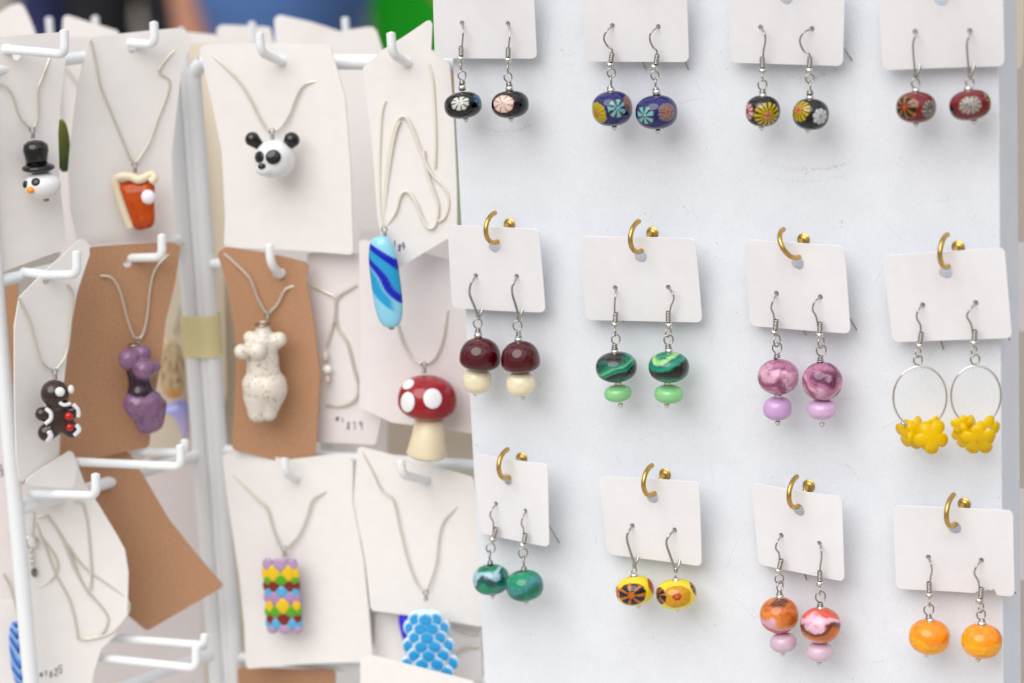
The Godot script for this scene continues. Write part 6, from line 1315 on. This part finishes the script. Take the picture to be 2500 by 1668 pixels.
	orb(b, Vector3(5.01, -5.57, 2.76), Vector3.UP, Vector3(2.85, 2.96, 1.01), scale_tint, 22)
	put(b, "scale", M.glass, t)
	b = MB.new()
	orb(b, Vector3(-7.34, -2.13, 2.32), Vector3.UP, Vector3(2.50, 2.96, 1.01), scale_tint, 22)
	put(b, "scale", M.glass, t)
	b = MB.new()
	orb(b, Vector3(-2.59, -2.13, 3.32), Vector3.UP, Vector3(3.12, 2.96, 1.01), scale_tint, 22)
	put(b, "scale", M.glass, t)
	b = MB.new()
	orb(b, Vector3(2.17, -2.13, 3.30), Vector3.UP, Vector3(3.11, 2.96, 1.01), scale_tint, 22)
	put(b, "scale", M.glass, t)
	b = MB.new()
	orb(b, Vector3(6.93, -2.13, 2.27), Vector3.UP, Vector3(2.46, 2.96, 1.01), scale_tint, 22)
	put(b, "scale", M.glass, t)
	b = MB.new()
	orb(b, Vector3(-4.68, 1.30, 3.06), Vector3.UP, Vector3(2.89, 2.96, 1.01), scale_tint, 22)
	put(b, "scale", M.glass, t)
	b = MB.new()
	orb(b, Vector3(-0.30, 1.30, 3.55), Vector3.UP, Vector3(3.20, 2.96, 1.01), scale_tint, 22)
	put(b, "scale", M.glass, t)
	b = MB.new()
	orb(b, Vector3(4.09, 1.30, 3.06), Vector3.UP, Vector3(2.89, 2.96, 1.01), scale_tint, 22)
	put(b, "scale", M.glass, t)
	b = MB.new()
	orb(b, Vector3(-6.40, 4.74, 2.58), Vector3.UP, Vector3(2.51, 2.96, 1.01), scale_tint, 22)
	put(b, "scale", M.glass, t)
	b = MB.new()
	orb(b, Vector3(-2.39, 4.74, 3.54), Vector3.UP, Vector3(3.12, 2.96, 1.01), scale_tint, 22)
	put(b, "scale", M.glass, t)
	b = MB.new()
	orb(b, Vector3(1.62, 4.74, 3.56), Vector3.UP, Vector3(3.13, 2.96, 1.01), scale_tint, 22)
	put(b, "scale", M.glass, t)
	b = MB.new()
	orb(b, Vector3(5.63, 4.74, 2.64), Vector3.UP, Vector3(2.55, 2.96, 1.01), scale_tint, 22)
	put(b, "scale", M.glass, t)
	b = MB.new()
	orb(b, Vector3(-4.11, 8.17, 3.30), Vector3.UP, Vector3(2.89, 2.96, 1.01), scale_tint, 22)
	put(b, "scale", M.glass, t)
	b = MB.new()
	orb(b, Vector3(-0.47, 8.17, 3.79), Vector3.UP, Vector3(3.20, 2.96, 1.01), scale_tint, 22)
	put(b, "scale", M.glass, t)
	b = MB.new()
	orb(b, Vector3(3.16, 8.17, 3.38), Vector3.UP, Vector3(2.94, 2.96, 1.01), scale_tint, 22)
	put(b, "scale", M.glass, t)
	t = thing("pendant_necklace", "deep blue flat pendant half hidden behind the turquoise one", "pendant necklace", Vector3(-143.62, -117.93, -18.27), "necklace pendants on the rack")
	cord(t, [[Vector3(-127.47, -116.00, -26.43), Vector3(-122.38, -117.36, -27.11), Vector3(-118.08, -117.87, -28.02)], [Vector3(-127.38, -126.11, -26.45), Vector3(-122.68, -123.18, -27.04), Vector3(-118.01, -122.60, -28.03)]], "cord", 0.60)
	on(Vector3(-143.62, -117.93, -18.27), 8.0, 0.0)
	b = MB.new()
	pillow(b, round_line([Vector2(-1.63, 6.50), Vector2(4.09, 6.50), Vector2(8.31, -6.62), Vector2(13.12, -12.04), Vector2(2.29, -12.04), Vector2(0.00, -4.21)]), 1.20, rgb(44, 34, 214))
	put(b, "bead", M.glass, t)
	t = thing("pendant_necklace", "blue feather patterned pendant behind the outer post at the lower left", "pendant necklace", Vector3(-267.52, -117.41, 50.94), "necklace pendants on the rack")
	cord(t, [[Vector3(-274.44, -90.02, 47.19), Vector3(-272.09, -96.12, 46.33), Vector3(-270.94, -105.42, 45.52)]], "cord", 0.40)
	on(Vector3(-267.52, -117.41, 50.94), 35.0, 0.0)
	b = MB.new()
	orb(b, Vector3(0.00, -1.46, 0), Vector3.UP, Vector3(3.03, 12.55, 1.75), func(d: Vector3) -> Color:
		var s := fposmod(d.y * 2.6 - absf(d.x - 0.1) * 1.1 + 0.1 * swirl_noise.get_noise_3dv(d * 2.0), 1.0)
		return rgb(16, 26, 140).lerp(rgb(84, 134, 222), smoothstep(0.22, 0.34, s)).lerp(rgb(156, 208, 234), smoothstep(0.62, 0.74, s)).lerp(rgb(16, 26, 140), smoothstep(0.9, 1.0, s)), 120, 0.8)
	put(b, "bead", M.glass, t)
	t = thing("chain", "coiled silver snake chains with a clear clasp on the lower left card", "chain", Vector3(-249.73, -71.96, 58.85), "necklace pendants on the rack")
	cord(t, [[Vector3(-249.11, -60.64, 56.78), Vector3(-249.36, -65.24, 57.35), Vector3(-250.04, -69.93, 57.75)], [Vector3(-248.09, -63.36, 56.16), Vector3(-245.65, -62.99, 55.12), Vector3(-243.64, -65.61, 53.91), Vector3(-240.75, -72.91, 52.17), Vector3(-238.05, -83.20, 50.55), Vector3(-234.93, -91.17, 48.68), Vector3(-230.74, -98.04, 46.16), Vector3(-229.07, -102.36, 45.16), Vector3(-230.23, -106.50, 45.86), Vector3(-232.45, -108.76, 47.19)], [Vector3(-237.01, -57.89, 49.51), Vector3(-234.16, -58.55, 48.21), Vector3(-233.33, -62.73, 47.71), Vector3(-232.91, -68.68, 47.46), Vector3(-232.94, -83.54, 47.48), Vector3(-233.71, -91.25, 47.95)], [Vector3(-239.61, -74.29, 51.07), Vector3(-235.54, -82.17, 49.04), Vector3(-230.06, -87.91, 45.75), Vector3(-223.63, -94.32, 41.89), Vector3(-222.16, -98.02, 41.00), Vector3(-223.70, -102.72, 41.93), Vector3(-228.45, -107.82, 44.79), Vector3(-235.47, -109.76, 49.00), Vector3(-238.38, -109.27, 50.75)], [Vector3(-248.72, -65.39, 56.54), Vector3(-246.25, -74.92, 55.48), Vector3(-244.01, -84.60, 54.13), Vector3(-240.74, -93.78, 52.17), Vector3(-239.33, -101.68, 51.32), Vector3(-238.89, -109.53, 51.06)], [Vector3(-248.25, -68.98, 56.26), Vector3(-244.40, -76.23, 54.36), Vector3(-243.07, -81.68, 53.57), Vector3(-245.11, -86.31, 54.79), Vector3(-249.21, -89.03, 57.26), Vector3(-251.84, -88.26, 58.84)], [Vector3(-245.12, -62.67, 54.38), Vector3(-239.86, -74.16, 51.64), Vector3(-236.80, -86.27, 49.80), Vector3(-234.32, -93.01, 48.31)]], "cord", 0.42)
	on(Vector3(-249.73, -71.96, 58.85), 40.0, 0.0)
	b = MB.new()
	ring(b, Vector3.ZERO, Vector3.RIGHT, Vector3.UP, 2.05, 0.5)
	put(b, "clasp", M.silver, t)
	lump(t, "clear_drop", Vector3(0.00, -0.10, 0.06), Vector3(1.48, 2.28, 0.80), rgb(236, 232, 222), "glass", 30)
	lump(t, "tag", Vector3(0.00, -11.33, 0.23), Vector3(1.14, 1.82, 0.28), rgb(200, 200, 196), "steel", 30)
	lump(t, "link", Vector3(-0.40, -3.67, 0.11), Vector3(0.68, 1.14, 0.46), rgb(255, 255, 255), "silver", 14)
	lump(t, "link", Vector3(-0.40, -5.95, 0.11), Vector3(0.68, 1.14, 0.46), rgb(255, 255, 255), "silver", 14)
	lump(t, "link", Vector3(-0.40, -7.94, 0.11), Vector3(0.68, 1.14, 0.46), rgb(255, 255, 255), "silver", 14)
	t = thing("chain", "looped cream cord with small clear crystal drops beside the kraft torso card", "chain", Vector3(-169.70, -19.59, -17.89), "necklace pendants on the rack")
	cord(t, [[Vector3(-175.32, 10.13, -19.62), Vector3(-169.36, 8.30, -19.95), Vector3(-165.76, 6.02, -20.39), Vector3(-166.80, -1.81, -20.26), Vector3(-170.18, -11.58, -19.85)], [Vector3(-157.16, 11.30, -21.85), Vector3(-164.26, 7.27, -20.57), Vector3(-165.92, 3.62, -20.37), Vector3(-165.66, -4.17, -20.40), Vector3(-162.17, -10.05, -20.83), Vector3(-160.17, -19.02, -21.07), Vector3(-158.69, -26.21, -21.26), Vector3(-160.30, -31.14, -21.06), Vector3(-165.67, -33.83, -20.40), Vector3(-172.19, -33.85, -19.60)]], "cord", 0.55)
	on(Vector3(-169.70, -19.59, -17.89), 7.0, 0.0)
	lump(t, "crystal", Vector3(-0.29, 4.76, 0.24), Vector3(0.94, 1.77, 0.71), rgb(222, 214, 204), "glass", 30)
	lump(t, "crystal", Vector3(0.06, -0.25, 0.24), Vector3(1.77, 1.65, 1.18), rgb(240, 236, 230), "glass", 30)
	lump(t, "crystal", Vector3(0.06, -3.78, 0.24), Vector3(0.94, 1.41, 0.71), rgb(222, 206, 190), "glass", 30)
	t = thing("pendant_necklace", "olive green pendant half hidden between the snowman and pie cards", "pendant necklace", Vector3(-248.01, 66.35, 25.47), "necklace pendants on the rack")
	cord(t, [[Vector3(-293.43, 86.86, -35.63), Vector3(-291.07, 82.74, -36.56), Vector3(-289.00, 78.19, -38.31)], [Vector3(-294.35, 87.25, -34.86), Vector3(-294.60, 77.45, -33.60), Vector3(-294.83, 66.22, -33.41)]], "cord", 0.40)
	on(Vector3(-248.01, 66.35, 25.47), 30.0, 0.0)
	b = MB.new()
	orb(b, Vector3.ZERO, Vector3.UP, Vector3(2.78, 9.55, 1.16), func(d: Vector3) -> Color: return rgb(44, 66, 24).lerp(rgb(104, 108, 28), clampf(d.y * 0.8 + 0.5, 0.0, 1.0)), 40, 0.8)
	put(b, "bead", M.glass, t)
	t = thing("pendant_necklace", "speckled cream and amber pendant behind the taped posts", "pendant necklace", Vector3(-251.33, -28.84, -33.25), "necklace pendants on the rack")
	cord(t, [[Vector3(-245.57, 9.39, -43.70), Vector3(-249.39, -2.37, -41.22), Vector3(-253.75, -16.24, -39.18)]], "cord", 0.50)
	on(Vector3(-251.33, -28.84, -33.25), 25.0, 0.0)
	b = MB.new()
	orb(b, Vector3.ZERO, Vector3.UP, Vector3(4.97, 11.82, 2.49), func(d: Vector3) -> Color: return rgb(206, 186, 150).lerp(rgb(150, 104, 62), smoothstep(0.1, 0.35, swirl_noise.get_noise_3dv(d * 5.0))).lerp(rgb(220, 160, 70), smoothstep(-0.3, -0.9, d.y)), 44, 0.75)
	put(b, "bead", M.glass, t)
	t = thing("pendant_necklace", "pale iridescent blue glass piece behind the posts", "pendant necklace", Vector3(-252.95, -47.53, -35.81), "necklace pendants on the rack")
	on(Vector3(-252.95, -47.53, -35.81), 25.0, 0.0)
	b = MB.new()
	pillow(b, round_line([Vector2(-4.70, 3.13), Vector2(4.07, 5.01), Vector2(4.70, -3.76), Vector2(3.76, -10.64), Vector2(1.88, -9.39), Vector2(0.00, -0.63), Vector2(-4.38, 1.25)]), 1.00, func(p: Vector3) -> Color: return rgb(130, 150, 236).lerp(rgb(214, 200, 236), clampf(0.5 - p.y * 0.06, 0.0, 1.0)))
	put(b, "bead", M.glass, t)
	# ---- people and things behind the stall
	standing_person("person in blue jeans walking past behind the rack", Vector3(-1721.37, -1010.00, -2304.33), 119.0, rgb(196, 140, 116), rgb(60, 42, 32), rgb(150, 110, 120), rgb(70, 104, 160), 0.35, 0.9)
	standing_person("person in black trousers far behind the rack", Vector3(-3552.12, -1010.00, -4381.81), 29.0, rgb(180, 130, 106), rgb(24, 20, 20), rgb(30, 30, 34), rgb(20, 20, 22), 0.0, 0.1)
	standing_person("person in dark navy trousers, farthest left", Vector3(-4191.59, -1010.00, -4943.83), 200.0, rgb(190, 140, 120), rgb(50, 36, 30), rgb(96, 60, 66), rgb(42, 46, 92), 0.05, 0.1)
	t = thing("banner", "bright green cloth banner standing behind the rack", "banner", Vector3(-1741.08, -1010.00, -2632.88))
	on(Vector3(-1741.08, -1010.00, -2632.88), 29.0)
	b = MB.new()
	sheet(b, PackedVector2Array([Vector2(-52, 300), Vector2(62, 300), Vector2(58, 1900), Vector2(-46, 1980)]), [], func(u: float, w: float) -> Vector3: return Vector3(u, w, 14.0 * sin(w * 0.006) * (u + 60) / 100.0), 1.5, 12, Color.WHITE)
	put(b, "cloth", M.green_cloth, t)
	b = MB.new()
	tube(b, [Vector3(-56, 4, 0), Vector3(-50, 2010, 0)], 9.0, 10)
	put(b, "pole", M.steel, t)
	b = MB.new()
	lathe(b, Vector3(-56, 0, 0), Vector3.UP, [[0.01, 0.0], [150.0, 0.0], [146.0, 14.0], [30.0, 26.0], [0.01, 30.0]], Color(0.05, 0.05, 0.05), 28)
	put(b, "foot", M.cloth, t)
	frame = Transform3D.IDENTITY
